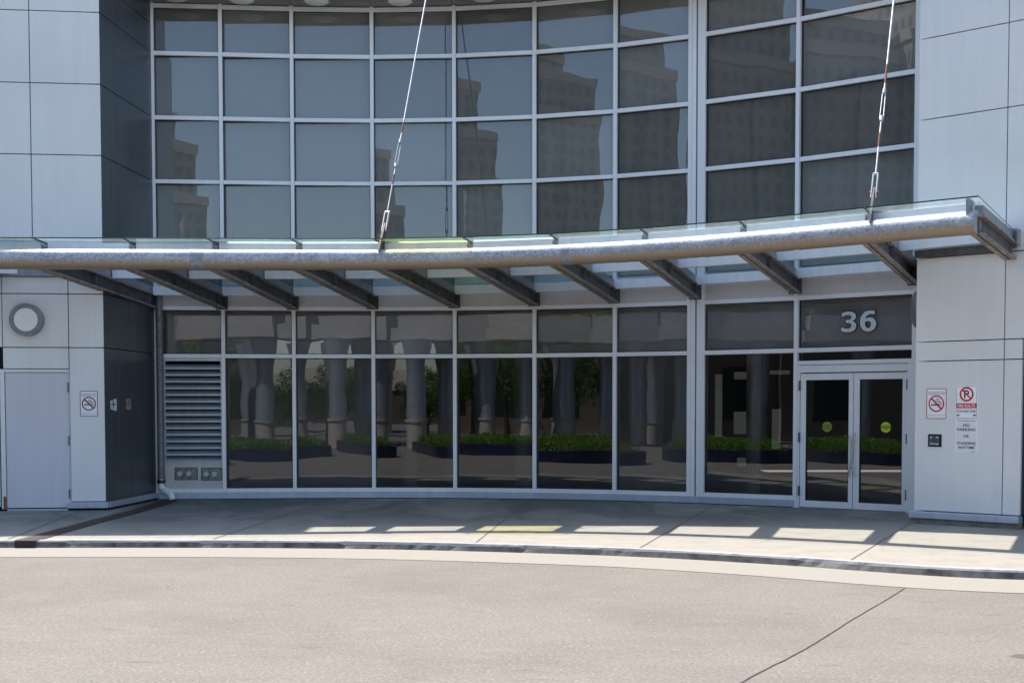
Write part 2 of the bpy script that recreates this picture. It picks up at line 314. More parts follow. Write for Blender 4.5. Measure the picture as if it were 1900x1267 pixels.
# ------------------------------------------------------------------ helpers
class Frame:
    """a wall frame: a = metres along the wall, d = metres out of it, z = height"""
    def __init__(s, o, q):
        s.o = Vector((o[0], o[1], 0)); e = Vector((q[0] - o[0], q[1] - o[1], 0)); s.L = e.length; s.e = e.normalized()
        s.n = Vector((s.e.y, -s.e.x, 0))
    def p(s, a, d, z): 
        v = s.o + s.e * a + s.n * d; v.z = z; return v
class MB:
    def __init__(s): s.v = []; s.f = []; s.m = []; s.mi = 0; s.smooth = False
    def quad(s, *pts):
        k = len(s.v); s.v += [Vector(p) for p in pts]; s.f.append(tuple(range(k, k + len(pts)))); s.m.append(s.mi); return s
    def hexa(s, b, t):      # bottom loop, top loop (4 each)
        k = len(s.v); s.v += [Vector(p) for p in b] + [Vector(p) for p in t]; n = len(b)
        s.f.append(tuple(range(k + n - 1, k - 1, -1))); s.f.append(tuple(range(k + n, k + 2 * n)))
        for i in range(n): s.f.append((k + i, k + (i + 1) % n, k + n + (i + 1) % n, k + n + i))
        s.m += [s.mi] * (n + 2); return s
    def box(s, F, a0, a1, d0, d1, z0, z1):
        return s.hexa([F.p(a0, d0, z0), F.p(a1, d0, z0), F.p(a1, d1, z0), F.p(a0, d1, z0)], [F.p(a0, d0, z1), F.p(a1, d0, z1), F.p(a1, d1, z1), F.p(a0, d1, z1)])
    def tube(s, pts, r, n=12, cap=True, rs=None):
        pts = [Vector(p) for p in pts]; k0 = len(s.v); N = len(pts); up = None
        for i, p in enumerate(pts):
            t = (pts[min(i + 1, N - 1)] - pts[max(i - 1, 0)]).normalized()
            if up is None: up = Vector((0, 0, 1)) if abs(t.z) < .9 else Vector((0, 1, 0))
            x = up.cross(t).normalized(); y = t.cross(x).normalized(); up = y
            rr = rs[i] if rs else r
            for j in range(n):
                a = 2 * math.pi * j / n; s.v.append(p + (x * math.cos(a) + y * math.sin(a)) * rr)
        for i in range(N - 1):
            for j in range(n):
                s.f.append((k0 + i * n + j, k0 + i * n + (j + 1) % n, k0 + (i + 1) * n + (j + 1) % n, k0 + (i + 1) * n + j)); s.m.append(s.mi)
        if cap:
            s.f.append(tuple(k0 + j for j in range(n - 1, -1, -1))); s.f.append(tuple(k0 + (N - 1) * n + j for j in range(n))); s.m += [s.mi] * 2
        return s
    def disc(s, F, a, z, d0, d1, r, n=40, r1=None):
        r1 = r if r1 is None else r1
        lo = [F.p(a + math.cos(2 * math.pi * i / n) * r, d0, z + math.sin(2 * math.pi * i / n) * r) for i in range(n)]
        hi = [F.p(a + math.cos(2 * math.pi * i / n) * r1, d1, z + math.sin(2 * math.pi * i / n) * r1) for i in range(n)]
        return s.hexa(lo, hi)
    def ring(s, F, a, z, d0, d1, r0, r1, n=40):
        k = len(s.v)
        for i in range(n):
            c, q = math.cos(2 * math.pi * i / n), math.sin(2 * math.pi * i / n)
            s.v += [F.p(a + c * r1, d0, z + q * r1), F.p(a + c * r1, d1, z + q * r1), F.p(a + c * r0, d1, z + q * r0), F.p(a + c * r0, d0, z + q * r0)]
        for i in range(n):
            A = k + 4 * i; B = k + 4 * ((i + 1) % n)
            for j in range(4): s.f.append((A + j, B + j, B + (j + 1) % 4, A + (j + 1) % 4)); s.m.append(s.mi)
        return s
    def rrect(s, F, a0, a1, z0, z1, d0, d1, r, n=6):
        pts = []
        for (ca, cz, st) in ((a1 - r, z1 - r, 0), (a0 + r, z1 - r, 90), (a0 + r, z0 + r, 180), (a1 - r, z0 + r, 270)):
            for i in range(n + 1):
                t = R(st + 90 * i / n); pts.append((ca + r * math.cos(t), cz + r * math.sin(t)))
        return s.hexa([F.p(a, d0, z) for a, z in pts], [F.p(a, d1, z) for a, z in pts])
    def rrect_ring(s, F, a0, a1, z0, z1, d, r, wd, n=6):
        def loop(k):
            q = []
            for (ca, cz, st) in ((a1 - r, z1 - r, 0), (a0 + r, z1 - r, 90), (a0 + r, z0 + r, 180), (a1 - r, z0 + r, 270)):
                for i in range(n + 1):
                    t = R(st + 90 * i / n); q.append(F.p(ca + (r - k) * math.cos(t), d, cz + (r - k) * math.sin(t)))
            return q
        A, B = loop(0), loop(wd)
        for i in range(len(A)): j = (i + 1) % len(A); s.quad(A[i], A[j], B[j], B[i])
        return s
    def build(s, name, mats, parent=None, smooth=False, bevel=0):
        if not isinstance(mats, (list, tuple)): mats = [mats]
        base = Vector((0, 0, 0)); q = parent
        while q is not None: base += q.location; q = q.parent
        if parent is None and s.v:
            lo = Vector((min(v.x for v in s.v), min(v.y for v in s.v), min(v.z for v in s.v))); hi = Vector((max(v.x for v in s.v), max(v.y for v in s.v), 0))
            loc = Vector(((lo.x + hi.x) / 2, (lo.y + hi.y) / 2, lo.z)); base = loc
        else: loc = Vector((0, 0, 0))
        me = bpy.data.meshes.new(name); me.from_pydata([tuple(v - base) for v in s.v], [], s.f); me.update()
        for m_ in mats: me.materials.append(m_)
        for p, mi in zip(me.polygons, s.m): p.material_index = mi; p.use_smooth = smooth
        bm = bmesh.new(); bm.from_mesh(me); bmesh.ops.recalc_face_normals(bm, faces=bm.faces)
        if bevel:
            bmesh.ops.bevel(bm, geom=list(bm.edges), offset=bevel, segments=2, affect='EDGES', profile=.5)
        bm.to_mesh(me); bm.free()
        if smooth: me.set_sharp_from_angle(angle=R(40))
        o = bpy.data.objects.new(name, me); col.objects.link(o); o.location = loc
        if parent is not None: o.parent = parent
        return o
def tag(o, label=None, cat=None, group=None, kind=None):
    if label: o['label'] = label
    if cat: o['category'] = cat
    if group: o['group'] = group
    if kind: o['kind'] = kind
    return o
def empty(name, loc, label, cat, group=None):
    o = bpy.data.objects.new(name, None); col.objects.link(o); o.location = loc; o.empty_display_size = .2
    return tag(o, label, cat, group)
def world_base(o):
    b = Vector((0, 0, 0))
    while o is not None: b += o.location; o = o.parent
    return b
def text(name, s, F, a, z, d, size, mt, parent, bold=0.0, width=None, align='CENTER', height=None):
    """lettering laid on a wall frame; width squeezes or stretches it"""
    cu = bpy.data.curves.new(name, 'FONT'); cu.body = s; cu.size = size; cu.align_x = align; cu.align_y = 'CENTER'; cu.offset = bold; cu.extrude = 0; cu.resolution_u = 6
    t = bpy.data.objects.new(name, cu); col.objects.link(t)
    bpy.context.view_layer.update()
    me = bpy.data.meshes.new_from_object(t); bpy.data.objects.remove(t)
    xs = [v.co.x for v in me.vertices]; ys = [v.co.y for v in me.vertices]
    w0 = max(xs) - min(xs); cx = (max(xs) + min(xs)) / 2; global KK; cy = (max(ys) + min(ys)) / 2
    k = (width / w0) if width else 1; kz = (height / (max(ys) - min(ys))) if height else 1; b = world_base(parent)
    if height == -1: k, kz = KK
    KK = (k, kz)
    for v in me.vertices: v.co = F.p(a + (v.co.x - cx) * k, d, z + (v.co.y - cy) * kz) - b
    me.materials.clear(); me.materials.append(mt)
    o = bpy.data.objects.new(name, me); col.objects.link(o); o.parent = parent; return o
def smooth_poly(pts, k=8):
    pts = [Vector(p) for p in pts]; out = []
    for i in range(len(pts) - 1):
        p0 = pts[max(i - 1, 0)]; p1 = pts[i]; p2 = pts[i + 1]; p3 = pts[min(i + 2, len(pts) - 1)]
        for j in range(k):
            t = j / k; out.append(.5 * ((2 * p1) + (-p0 + p2) * t + (2 * p0 - 5 * p1 + 4 * p2 - p3) * t * t + (-p0 + 3 * p1 - 3 * p2 + p3) * t ** 3))
    out.append(pts[-1]); return out

# ------------------------------------------------------------------ plan of the building
W = [(-5.967, 22.621), (-4.851, 22.723), (-3.684, 22.841), (-2.348, 22.904), (-.962, 22.833), (.382, 22.609), (1.695, 22.192), (2.951, 21.61), (4.367, 20.721), (5.854, 19.549)]
LC, LL = (-6.132, 20.32), (-7.566, 20.157)
RC, RR = (5.363, 17.928), (6.385, 16.993)
zT, zM, zE, zD, zB, zA, zTop = 3.207, 2.408, 4.253, 5.305, 6.356, 7.412, 8.20
BAY = [Frame(W[i], W[i + 1]) for i in range(9)]
FL = Frame(LL, LC)            # left block front; a measured from LL
FS = Frame(LC, W[0])          # dark return wall
FR = Frame(RC, RR)            # right block front

# ------------------------------------------------------------------ ground
KERB = [(-14, 15.3), (-9, 15.56), (-5.944, 15.60), (-4.4, 15.60), (-2.935, 15.556), (-1.4, 15.38), (.059, 15.028), (1.467, 14.55), (2.718, 13.86), (3.431, 13.35), (4.089, 12.90), (4.83, 12.62), (5.9, 12.55), (8, 12.75), (14, 13.6)]
KP = smooth_poly([(x, y, 0) for x, y in KERB], 10)
def offs(P, d):
    o = []
    for i, p in enumerate(P):
        t = (P[min(i + 1, len(P) - 1)] - P[max(i - 1, 0)]).normalized(); o.append(p + Vector((-t.y, t.x, 0)) * d)
    return o
mb = MB(); mb.quad((-400, -400, -.08), (400, -400, -.08), (400, 400, -.08), (-400, 400, -.08))
tag(mb.build('road', M['asphalt']), 'pale worn asphalt drive in front of the entrance', kind='structure')
mb = MB(); K2 = offs(KP, .15)
for i in range(len(K2) - 1): mb.quad(K2[i], K2[i + 1], (K2[i + 1].x, 32, 0), (K2[i].x, 32, 0))
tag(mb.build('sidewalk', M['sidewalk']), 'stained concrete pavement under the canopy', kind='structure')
# joints of the slab
def strip(P, wd, z, name, mt, label, parent=None):
    mb = MB(); P = [Vector((p[0], p[1], z)) for p in P]
    L_, R_ = offs(P, wd / 2), offs(P, -wd / 2)
    for i in range(len(P) - 1): mb.quad(R_[i], R_[i + 1], L_[i + 1], L_[i])
    return mb.build(name, mt, parent)
sw = bpy.data.objects['sidewalk']
def jig(a, b, n=14, amp=.006):
    a = Vector((*a, 0)); b = Vector((*b, 0)); return [a.lerp(b, i / n) + Vector((random.uniform(-amp, amp), random.uniform(-amp, amp), 0)) for i in range(n + 1)]
for a, b in [((-5.93, 15.78), (-6.47, 20.2)), ((-3.52, 15.76), (-3.0, 22.8)), ((-.42, 15.35), (.313, 22.5)), ((1.40, 14.75), (3.25, 21.4)), ((3.42, 13.55), (5.3, 17.87)), ((5.62, 12.75), (7.6, 16.0))]:
    strip(jig(a, b), .014, .004, 'pavement_joint', M['slabjoint'], '', sw)
K3 = offs(KP, .15)
strip([K3[i] for i in range(len(K3))], .016, .0042, 'pavement_joint', M['slabjoint'], '', sw)
# kerb
KF = []
for A_, B_ in zip(KP, KP[1:]):
    m_ = max(1, int((B_ - A_).length / .07)); KF += [A_.lerp(B_, t_ / m_) for t_ in range(m_)]
KF.append(KP[-1]); kr = random.Random(5); lev = 0; CH = []
for _ in KF:
    lev = max(0, lev * .75 + (kr.random() < .10) * kr.uniform(.008, .030)); CH.append(.010 + lev + kr.uniform(0, .003))
mb = MB(); b = offs(KF, .143); n_ = offs(KF, 1.0); fo = offs(KF, -.018)
a = [p + (m_ - p) * (c_ * .9) for p, m_, c_ in zip(KF, n_, CH)]
for i in range(len(KF) - 1):
    j = i + 1; q = .012
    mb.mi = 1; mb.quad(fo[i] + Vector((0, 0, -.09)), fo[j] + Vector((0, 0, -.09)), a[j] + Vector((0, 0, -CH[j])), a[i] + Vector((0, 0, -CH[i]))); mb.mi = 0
    ai, aj = a[i].lerp(b[i], .09), a[j].lerp(b[j], .09)
    mb.quad(a[i] + Vector((0, 0, -CH[i])), a[j] + Vector((0, 0, -CH[j])), aj + Vector((0, 0, .006)), ai + Vector((0, 0, .006)))
    mb.quad(ai + Vector((0, 0, .006)), aj + Vector((0, 0, .006)), b[j] + Vector((0, 0, .006)), b[i] + Vector((0, 0, .006)))
    mb.quad(b[i] + Vector((0, 0, .006)), b[j] + Vector((0, 0, .006)), b[j] + Vector((0, 0, -.05)), b[i] + Vector((0, 0, -.05)))
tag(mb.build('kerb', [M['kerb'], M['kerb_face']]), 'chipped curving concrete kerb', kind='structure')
mb = MB(); g0 = offs(KP, -.015); gx = []
for i, p in enumerate(KP):
    wd = .95 if p.x < 3 else .95 + .0 * p.x
    gx.append(wd)
g1 = offs(KP, -.98)
for i in range(len(KP) - 1): mb.quad(g1[i] + Vector((0, 0, -.076)), g1[i + 1] + Vector((0, 0, -.076)), g0[i + 1] + Vector((0, 0, -.076)), g0[i] + Vector((0, 0, -.076)))
tag(mb.build('gutter_strip', M['gutter']), 'pale concrete gutter strip along the kerb', kind='structure')
rd = bpy.data.objects['road']
strip([(x + random.uniform(-.004, .004), y, 0) for x, y, z in smooth_poly([(3.545, 12.08, 0), (3.02, 11.05, 0), (2.60, 10.25, 0), (2.20, 9.45, 0), (1.86, 8.80, 0), (1.38, 7.95, 0), (.8, 6.7, 0), (.1, 5.2, 0)], 9)], .0105, -.0755, 'pavement_seam', M['crack'], '', rd)

# trench drain across the pavement
dr = empty('trench_drain', (-5.65, 18.9, 0), 'rusty brown trench drain running from the white pipe elbow to the kerb', 'drain')
P = smooth_poly([(-5.68, 22.42, 0), (-5.62, 20.5, 0), (-5.66, 18.0, 0), (-5.655, 15.62, 0)], 12)
strip(P, .23, .0045, 'channel_bed', M['rust_dark'], '', dr)
for sd in (-1, 1):
    strip(offs(P, sd * .125), .022, .009, 'channel_rim', M['rust_rim'], '', dr)
mb = MB(); mb.hexa([(-5.77, 15.57, -.085), (-5.54, 15.57, -.085), (-5.54, 15.76, -.085), (-5.77, 15.76, -.085)], [(-5.77, 15.57, .0082), (-5.54, 15.57, .0082), (-5.54, 15.76, .0082), (-5.77, 15.76, .0082)])
mb.build('outlet', M['rust_rim'], dr)

# ------------------------------------------------------------------ the building
B = empty('office_building', (0, 24, 0), 'two storey grey metal clad building with a concave window wall', 'building')

# core walls, roof, floors (what closes the volume)
mb = MB()
def core(F, a0, a1, d0, d1, z0, z1): mb.box(F, a0, a1, d0, d1, z0, z1)
core(FL, -12, FL.L - .03, -1.6, -.06, .02, 7.86)
core(FR, .03, FR.L * 1.018, -1.2, -.06, .02, 2.40)
core(FR, .03, 9, -1.2, -.40, 0.0, 2.41)
core(FR, .03, 9, -1.2, -.06, 2.41, 9.15)
mb.box(FS, .0, FS.L - .02, -.5, -.05, .02, 7.86); mb.box(FS, .9, FS.L - .02, -.5, -.05, 7.86, 8.6)
mb.build('core_wall', M['joint'], B)
def panels(name, F, rects, mt=None, gap=.013, th=.05, bev=.004):
    q = MB()
    for a0, a1, z0, z1 in rects: q.box(F, a0 + gap / 2, a1 - gap / 2, -.05, -.05 + th, z0 + gap / 2, z1 - gap / 2)
    return q.build(name, mt or M['panel'], B, bevel=bev)
LLn = FL.L
aj = LLn * (1 - .705)               # upper vertical joint
al = LLn * (1 - .3575)              # lower vertical joint, over the door's right side
zl = [3.50, zD, zB, zA, 8.47, 9.2]
rc = []
for z0, z1 in zip([3.5, zD, zB, zA], [zD, zB, zA, 7.88]):
    rc += [(aj, LLn, z0, z1), (aj - 1.9, aj, z0, z1), (aj - 3.8, aj - 1.9, z0, z1), (aj - 5.7, aj - 3.8, z0, z1)]
panels('upper_cladding', FL, rc)
DL0, DL1 = FL.L - 1.475 - .0, al    # door opening a-range
rc = [(al, LLn, .13, 2.445), (al, LLn, 2.445, 3.244), (al, LLn, 3.244, 3.5), (DL0 - .0, al, 2.125, 2.445), (DL0, al, 2.445, 3.244), (DL0, al, 3.244, 3.5),
      (DL0 - 2.2, DL0, 2.445, 3.244), (DL0 - 2.2, DL0, 3.244, 3.5), (DL0 - 2.2, DL0 - .06, .06, 2.445), (DL0 - 5, DL0 - 2.2, .06, 3.5)]
panels('lower_cladding', FL, rc)
ss = FS.L * .262
rc = [(0.0, ss, .13, 2.445), (ss, FS.L, .13, 2.445), (0.0, ss, 2.445, 3.244), (ss, FS.L, 2.445, 3.244), (0, ss, 3.244, zD), (ss, FS.L, 3.244, zD)]
for z0, z1 in zip([zD, zB, zA], [zB, zA, 7.88]): rc += [(0, ss, z0, z1), (ss, FS.L, z0, z1)]
rc += [(.9, FS.L, 7.88, 8.6)]
panels('return_cladding', FS, rc, M['panel_dark'], gap=.010)
ar = 1.385 * .858
rc = [(0, ar, .17, 2.145), (0, ar, 2.145, 2.40), (ar, FR.L * 1.028, .17, 2.145), (ar, FR.L * 1.028, 2.145, 2.40), (0, ar, 2.40, 3.5), (ar, ar + 1.25, 2.40, 3.5), (ar + 1.25, ar + 3, 2.40, 3.5), (ar + 3, ar + 6, 2.40, 3.5)]
for z0, z1 in zip(zl, zl[1:]): rc += [(0, ar, z0, z1), (ar, ar + 1.25, z0, z1), (ar + 1.25, ar + 2.6, z0, z1), (ar + 2.6, ar + 6, z0, z1)]
panels('pier_cladding', FR, rc)
q = MB(); q.box(FR, FR.L * 1.028, 7, -.39, -.35, .05, 2.38); q.build('recessed_cladding', M['panel_dark'], B)
q = MB(); q.box(FR, FR.L * 1.019, FR.L * 1.028, -.40, -.058, .18, 2.39); q.build('pier_return', M['panel_dark'], B)  # shade on this return is put into its dark colour
# pier side hidden wall toward the window wall
FP = Frame(W[9], RC)
q = MB(); q.box(FP, .0, FP.L, -.35, .0, 0.0, 9.15); q.build('pier_side_wall', M['panel'], B)
# plinths
q = MB(); q.box(FL, al - .05, LLn + .035, -.04, .05, .035, .125); q.box(FS, 0.05, FS.L - .02, -.04, .05, .035, .125); q.build('plinth', M['base_metal'], B, bevel=.006)
q = MB(); q.box(FL, al - .04, LLn, -.05, .02, 0, .034); q.box(FS, .05, FS.L - .02, -.05, .02, 0, .034); q.build('plinth_footing', M['gap'], B)
q = MB(); q.box(FR, -.045, FR.L * 1.035, -.06, .075, .075, .165); q.build('plinth', M['base_metal'], B, bevel=.008)
q = MB(); q.box(FR, -.03, FR.L * 1.035, -.06, .03, -.0, .075); q.build('plinth_footing', M['concrete_base'], B)
# rust line on the left plinth
q = MB(); q.box(FL, al, LLn + .004, -.045, .004, .126, .134); q.box(FS, 0.0, FS.L - .3, -.045, .004, .126, .133); q.build('rust_line', M['rust'], B)

# soffit, fascia and roof
mids = []
def outp(i, d):
    n0 = BAY[max(i - 1, 0)].n; n1 = BAY[min(i, 8)].n; n = (n0 + n1).normalized(); return Vector((W[i][0], W[i][1], 0)) + n * d
OV = [.62, .92, .98, 1.0, .98, .95, .95, .95, .95, .95]
q = MB(); qb = MB(); qf = MB()
for i in range(9):
    A, C = outp(i, -.12), outp(i + 1, -.12); D_, E_ = outp(i + 1, OV[i + 1]), outp(i, OV[i])
    if i == 0: E_ = Vector((-6.02, 21.75, 0)); A = Vector((-6.0, 22.75, 0))
    g = (C - A).normalized() * .006
    q.hexa([(v + s).to_tuple()[:2] + (8.235,) for v, s in ((A, g), (C, -g), (D_, -g), (E_, g))], [(v + s).to_tuple()[:2] + (8.26,) for v, s in ((A, g), (C, -g), (D_, -g), (E_, g))])
    qf.hexa([(E_.x, E_.y, 8.22), (D_.x, D_.y, 8.22), (D_.x, D_.y + .06, 8.22), (E_.x, E_.y + .06, 8.22)], [(E_.x, E_.y, 8.93), (D_.x, D_.y, 8.93), (D_.x, D_.y + .06, 8.93), (E_.x, E_.y + .06, 8.93)])
    qb.hexa([(A.x, A.y, 8.262), (C.x, C.y, 8.262), (D_.x, D_.y + .07, 8.262), (E_.x, E_.y + .07, 8.262)], [(A.x, A.y, 8.9), (C.x, C.y, 8.9), (D_.x, D_.y + .07, 8.9), (E_.x, E_.y + .07, 8.9)])
q.build('soffit', M['soffit'], B); qf.build('fascia', M['panel'], B); qb.build('soffit_core', M['gap'], B)
q = MB()
for i in range(9):
    A, C = outp(i, -.10), outp(i + 1, -.10); q.hexa([(A.x, A.y, 8.62), (C.x, C.y, 8.62), (C.x, 34, 8.62), (A.x, 34, 8.62)], [(A.x, A.y, 8.92), (C.x, C.y, 8.92), (C.x, 34, 8.92), (A.x, 34, 8.92)])
q.hexa([(-20, 20.8, 8.6), (-5.6, 20.8, 8.6), (-5.6, 34, 8.6), (-20, 34, 8.6)], [(-20, 20.8, 8.935), (-5.6, 20.8, 8.935), (-5.6, 34, 8.935), (-20, 34, 8.935)])  # left slab, out of view, brought forward to shade the pavement
q.hexa([(5.86, 19.6, 8.6), (14, 12.0, 8.6), (14, 34, 8.6), (5.86, 34, 8.6)], [(5.86, 19.6, 8.93), (14, 12, 8.93), (14, 34, 8.93), (5.86, 34, 8.93)])
q.build('roof', M['roof'], B)
q = MB(); q.hexa([(-6.4, 33, 0), (14, 33, 0), (14, 33.3, 0), (-6.4, 33.3, 0)], [(-6.4, 33, 8.6), (14, 33, 8.6), (14, 33.3, 8.6), (-6.4, 33.3, 8.6)])
q.hexa([(-6.6, 22.9, 0), (-6.4, 22.9, 0), (-6.4, 33, 0), (-6.6, 33, 0)], [(-6.6, 22.9, 8.6), (-6.4, 22.9, 8.6), (-6.4, 33, 8.6), (-6.6, 33, 8.6)])
q.hexa([(13.8, 13, 0), (14, 13, 0), (14, 33, 0), (13.8, 33, 0)], [(13.8, 13, 8.6), (14, 13, 8.6), (14, 33, 8.6), (13.8, 33, 8.6)])
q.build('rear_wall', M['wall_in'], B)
q = MB(); q2 = MB()
for i in range(9):
    A, C = outp(i, -.25), outp(i + 1, -.25)
    q.hexa([(A.x, A.y, 3.25), (C.x, C.y, 3.25), (C.x, 33, 3.25), (A.x, 33, 3.25)], [(A.x, A.y, 3.48), (C.x, C.y, 3.48), (C.x, 33, 3.48), (A.x, 33, 3.48)])
    q2.hexa([(A.x, A.y, .0), (C.x, C.y, .0), (C.x, 33, .0), (A.x, 33, .0)], [(A.x, A.y, .012), (C.x, C.y, .012), (C.x, 33, .012), (A.x, 33, .012)])
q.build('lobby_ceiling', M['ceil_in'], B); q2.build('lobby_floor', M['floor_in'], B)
# things seen dimly inside the lobby
q = MB()
for (x, y, r) in [(-1.95, 25.6, .16), (-1.2, 27.2, .14), (.2, 26.5, .16), (3.3, 25.2, .13), (4.3, 24.0, .13)]: q.tube([(x, y, .013), (x, y, 3.24)], r, 20)
q.build('lobby_column', M['frame_in'], B, smooth=True)
q = MB()
for x0, x1, z0, z1 in [(4.10, 4.24, .95, 2.2), (4.48, 4.96, 1.0, 1.45), (4.48, 4.96, 2.1, 2.25), (5.25, 5.42, .7, 1.5), (5.2, 5.6, 2.2, 2.28), (4.55, 5.0, .35, .52)]:
    q.hexa([(x0, 27.2, z0), (x1, 27.2, z0), (x1, 27.23, z0), (x0, 27.23, z0)], [(x0, 27.2, z1), (x1, 27.2, z1), (x1, 27.23, z1), (x0, 27.23, z1)])
q.build('lobby_window', M['lobby_glow'], B)
q = MB()
for x, y in [(3.6, 23.7), (5.0, 22.6), (6.2, 21.8), (4.6, 24.8), (6.6, 24.0)]:
    q.hexa([(x + .16 * math.cos(t), y + .16 * math.sin(t), 3.22) for t in [k * math.pi / 8 for k in range(16)]], [(x + .16 * math.cos(t), y + .16 * math.sin(t), 3.245) for t in [k * math.pi / 8 for k in range(16)]])
q.build('lobby_downlight', M['lobby_lamp'], B)

# mullions -----------------------------------------------------------
def vframe(i):
    e = (BAY[max(i - 1, 0)].e + BAY[min(i, 8)].e).normalized(); return Frame(W[i], (W[i][0] + e.x, W[i][1] + e.y))
MW = .031
for i in range(10):
    F = vframe(i)
    if i == 7:
        for a0, a1 in ((-.145, -.083), (-.081, -.014), (.012, .080), (.082, .144)):
            d = .045 if abs(a0) > .1 or abs(a1) > .1 else .034
            MB().box(F, a0, a1, -.10, d, .115, 8.235).build('mullion', M['white_metal'], B, bevel=.003)
        MB().box(F, -.0145, .0125, -.12, -.02, .02, 8.235).build('expansion_joint', M['gap'], B)
        continue
    a0, a1 = (-.03, .035) if i == 0 else (-MW, MW)
    if i == 8:
        MB().box(F, a0, a1, -.10, .045, .0, 8.235).build('mullion', M['white_metal'], B, bevel=.003)
    elif i == 9:
        MB().box(F, -.055, .05, -.10, .045, .0, 8.235).build('mullion', M['white_metal'], B, bevel=.003)
    else:
        MB().box(F, a0, a1, -.10, .045, .115, 8.235).build('mullion', M['white_metal'], B, bevel=.003)
def span(i):
    a0 = .036 if i == 0 else (.146 if i == 7 else MW + .002)
    a1 = BAY[i].L - (.147 if i == 6 else (.057 if i == 8 else MW + .002))
    return a0, a1
for i in range(9):
    F = BAY[i]; a0, a1 = span(i)
    for z in (zT, zM, zE, zD, zB, zA, zTop - .01):
        if i == 0 and z == zM: pass
        MB().box(F, a0, a1, -.08, .026, z - .033, z + .033).build('transom', M['white_metal'], B, bevel=.003)
    # panel behind the canopy
    MB().box(F, a0, a1, -.06, .008, zT + .036, 3.66).build('spandrel', M['fascia'], B)
    if i == 8: continue
    MB().box(F, a0, a1, -.08, .030, .115, .182).build('sill_rail', M['white_metal'], B, bevel=.003)
    MB().box(F, -.003 if i else .0, F.L + .003, -.10, .050, .012, .113).build('base_plate', M['base_metal'], B, bevel=.003)
MB().box(BAY[0], .02, .5, -.2, -.12, 0, .1).build('base_plate', M['base_metal'], B)
for i in (0, 1, 3, 5, 6):
    pass
# windows: gasket frame > pane, roller shade --------------------------
YAW = {0: 3.8, 1: 4.6, 2: 2.6, 3: 0.0, 4: 0.0, 5: 0.0, 6: 0.0, 7: 0.0, 8: 0.0}
def window(i, z0, z1, shade, a0=None, a1=None, wavy=False, yaw=None, glass=None):
    F = BAY[i]; s0, s1 = span(i); a0 = s0 if a0 is None else a0; a1 = s1 if a1 is None else a1
    g = .011; q = MB()
    q.box(F, a0, a1, -.075, -.022, z1 - g, z1); q.box(F, a0, a1, -.075, -.022, z0, z0 + g); q.box(F, a0, a0 + g, -.075, -.022, z0 + g, z1 - g); q.box(F, a1 - g, a1, -.075, -.022, z0 + g, z1 - g)
    w_ = q.build('window', M['black'], B)
    y = R(YAW[i] + random.uniform(-.12, .12)) if yaw is None else yaw; m = (a0 + a1) / 2; h = (a1 - a0) / 2 - g; t = R(random.uniform(-.10, .10)); zc = (z0 + z1) / 2
    def P(a, z): return F.p(a, -.045 + (a - m) * math.tan(y) + (z - zc) * math.tan(t), z)
    q = MB(); q.quad(P(m - h, z0 + g), P(m + h, z0 + g), P(m + h, z1 - g), P(m - h, z1 - g))
    q.build('pane', M[glass or ('pane_wavy' if wavy else 'pane')], w_)
    if shade:
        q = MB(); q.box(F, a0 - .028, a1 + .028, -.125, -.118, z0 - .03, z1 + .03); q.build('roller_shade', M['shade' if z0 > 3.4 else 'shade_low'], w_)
h = .034
for i in range(9):
    for z0, z1 in ((3.69, zE), (zE, zD), (zD, zB), (zB, zA), (zA, zTop)):
        window(i, z0 + (h if z0 != 3.69 else 0), z1 - h, True, wavy=(i >= 4))
    window(i, zM + h, zT - h, True, wavy=True)
    if 1 <= i <= 7: window(i, .184, zM - h, i in (1, 2, 6), glass='pane_low')
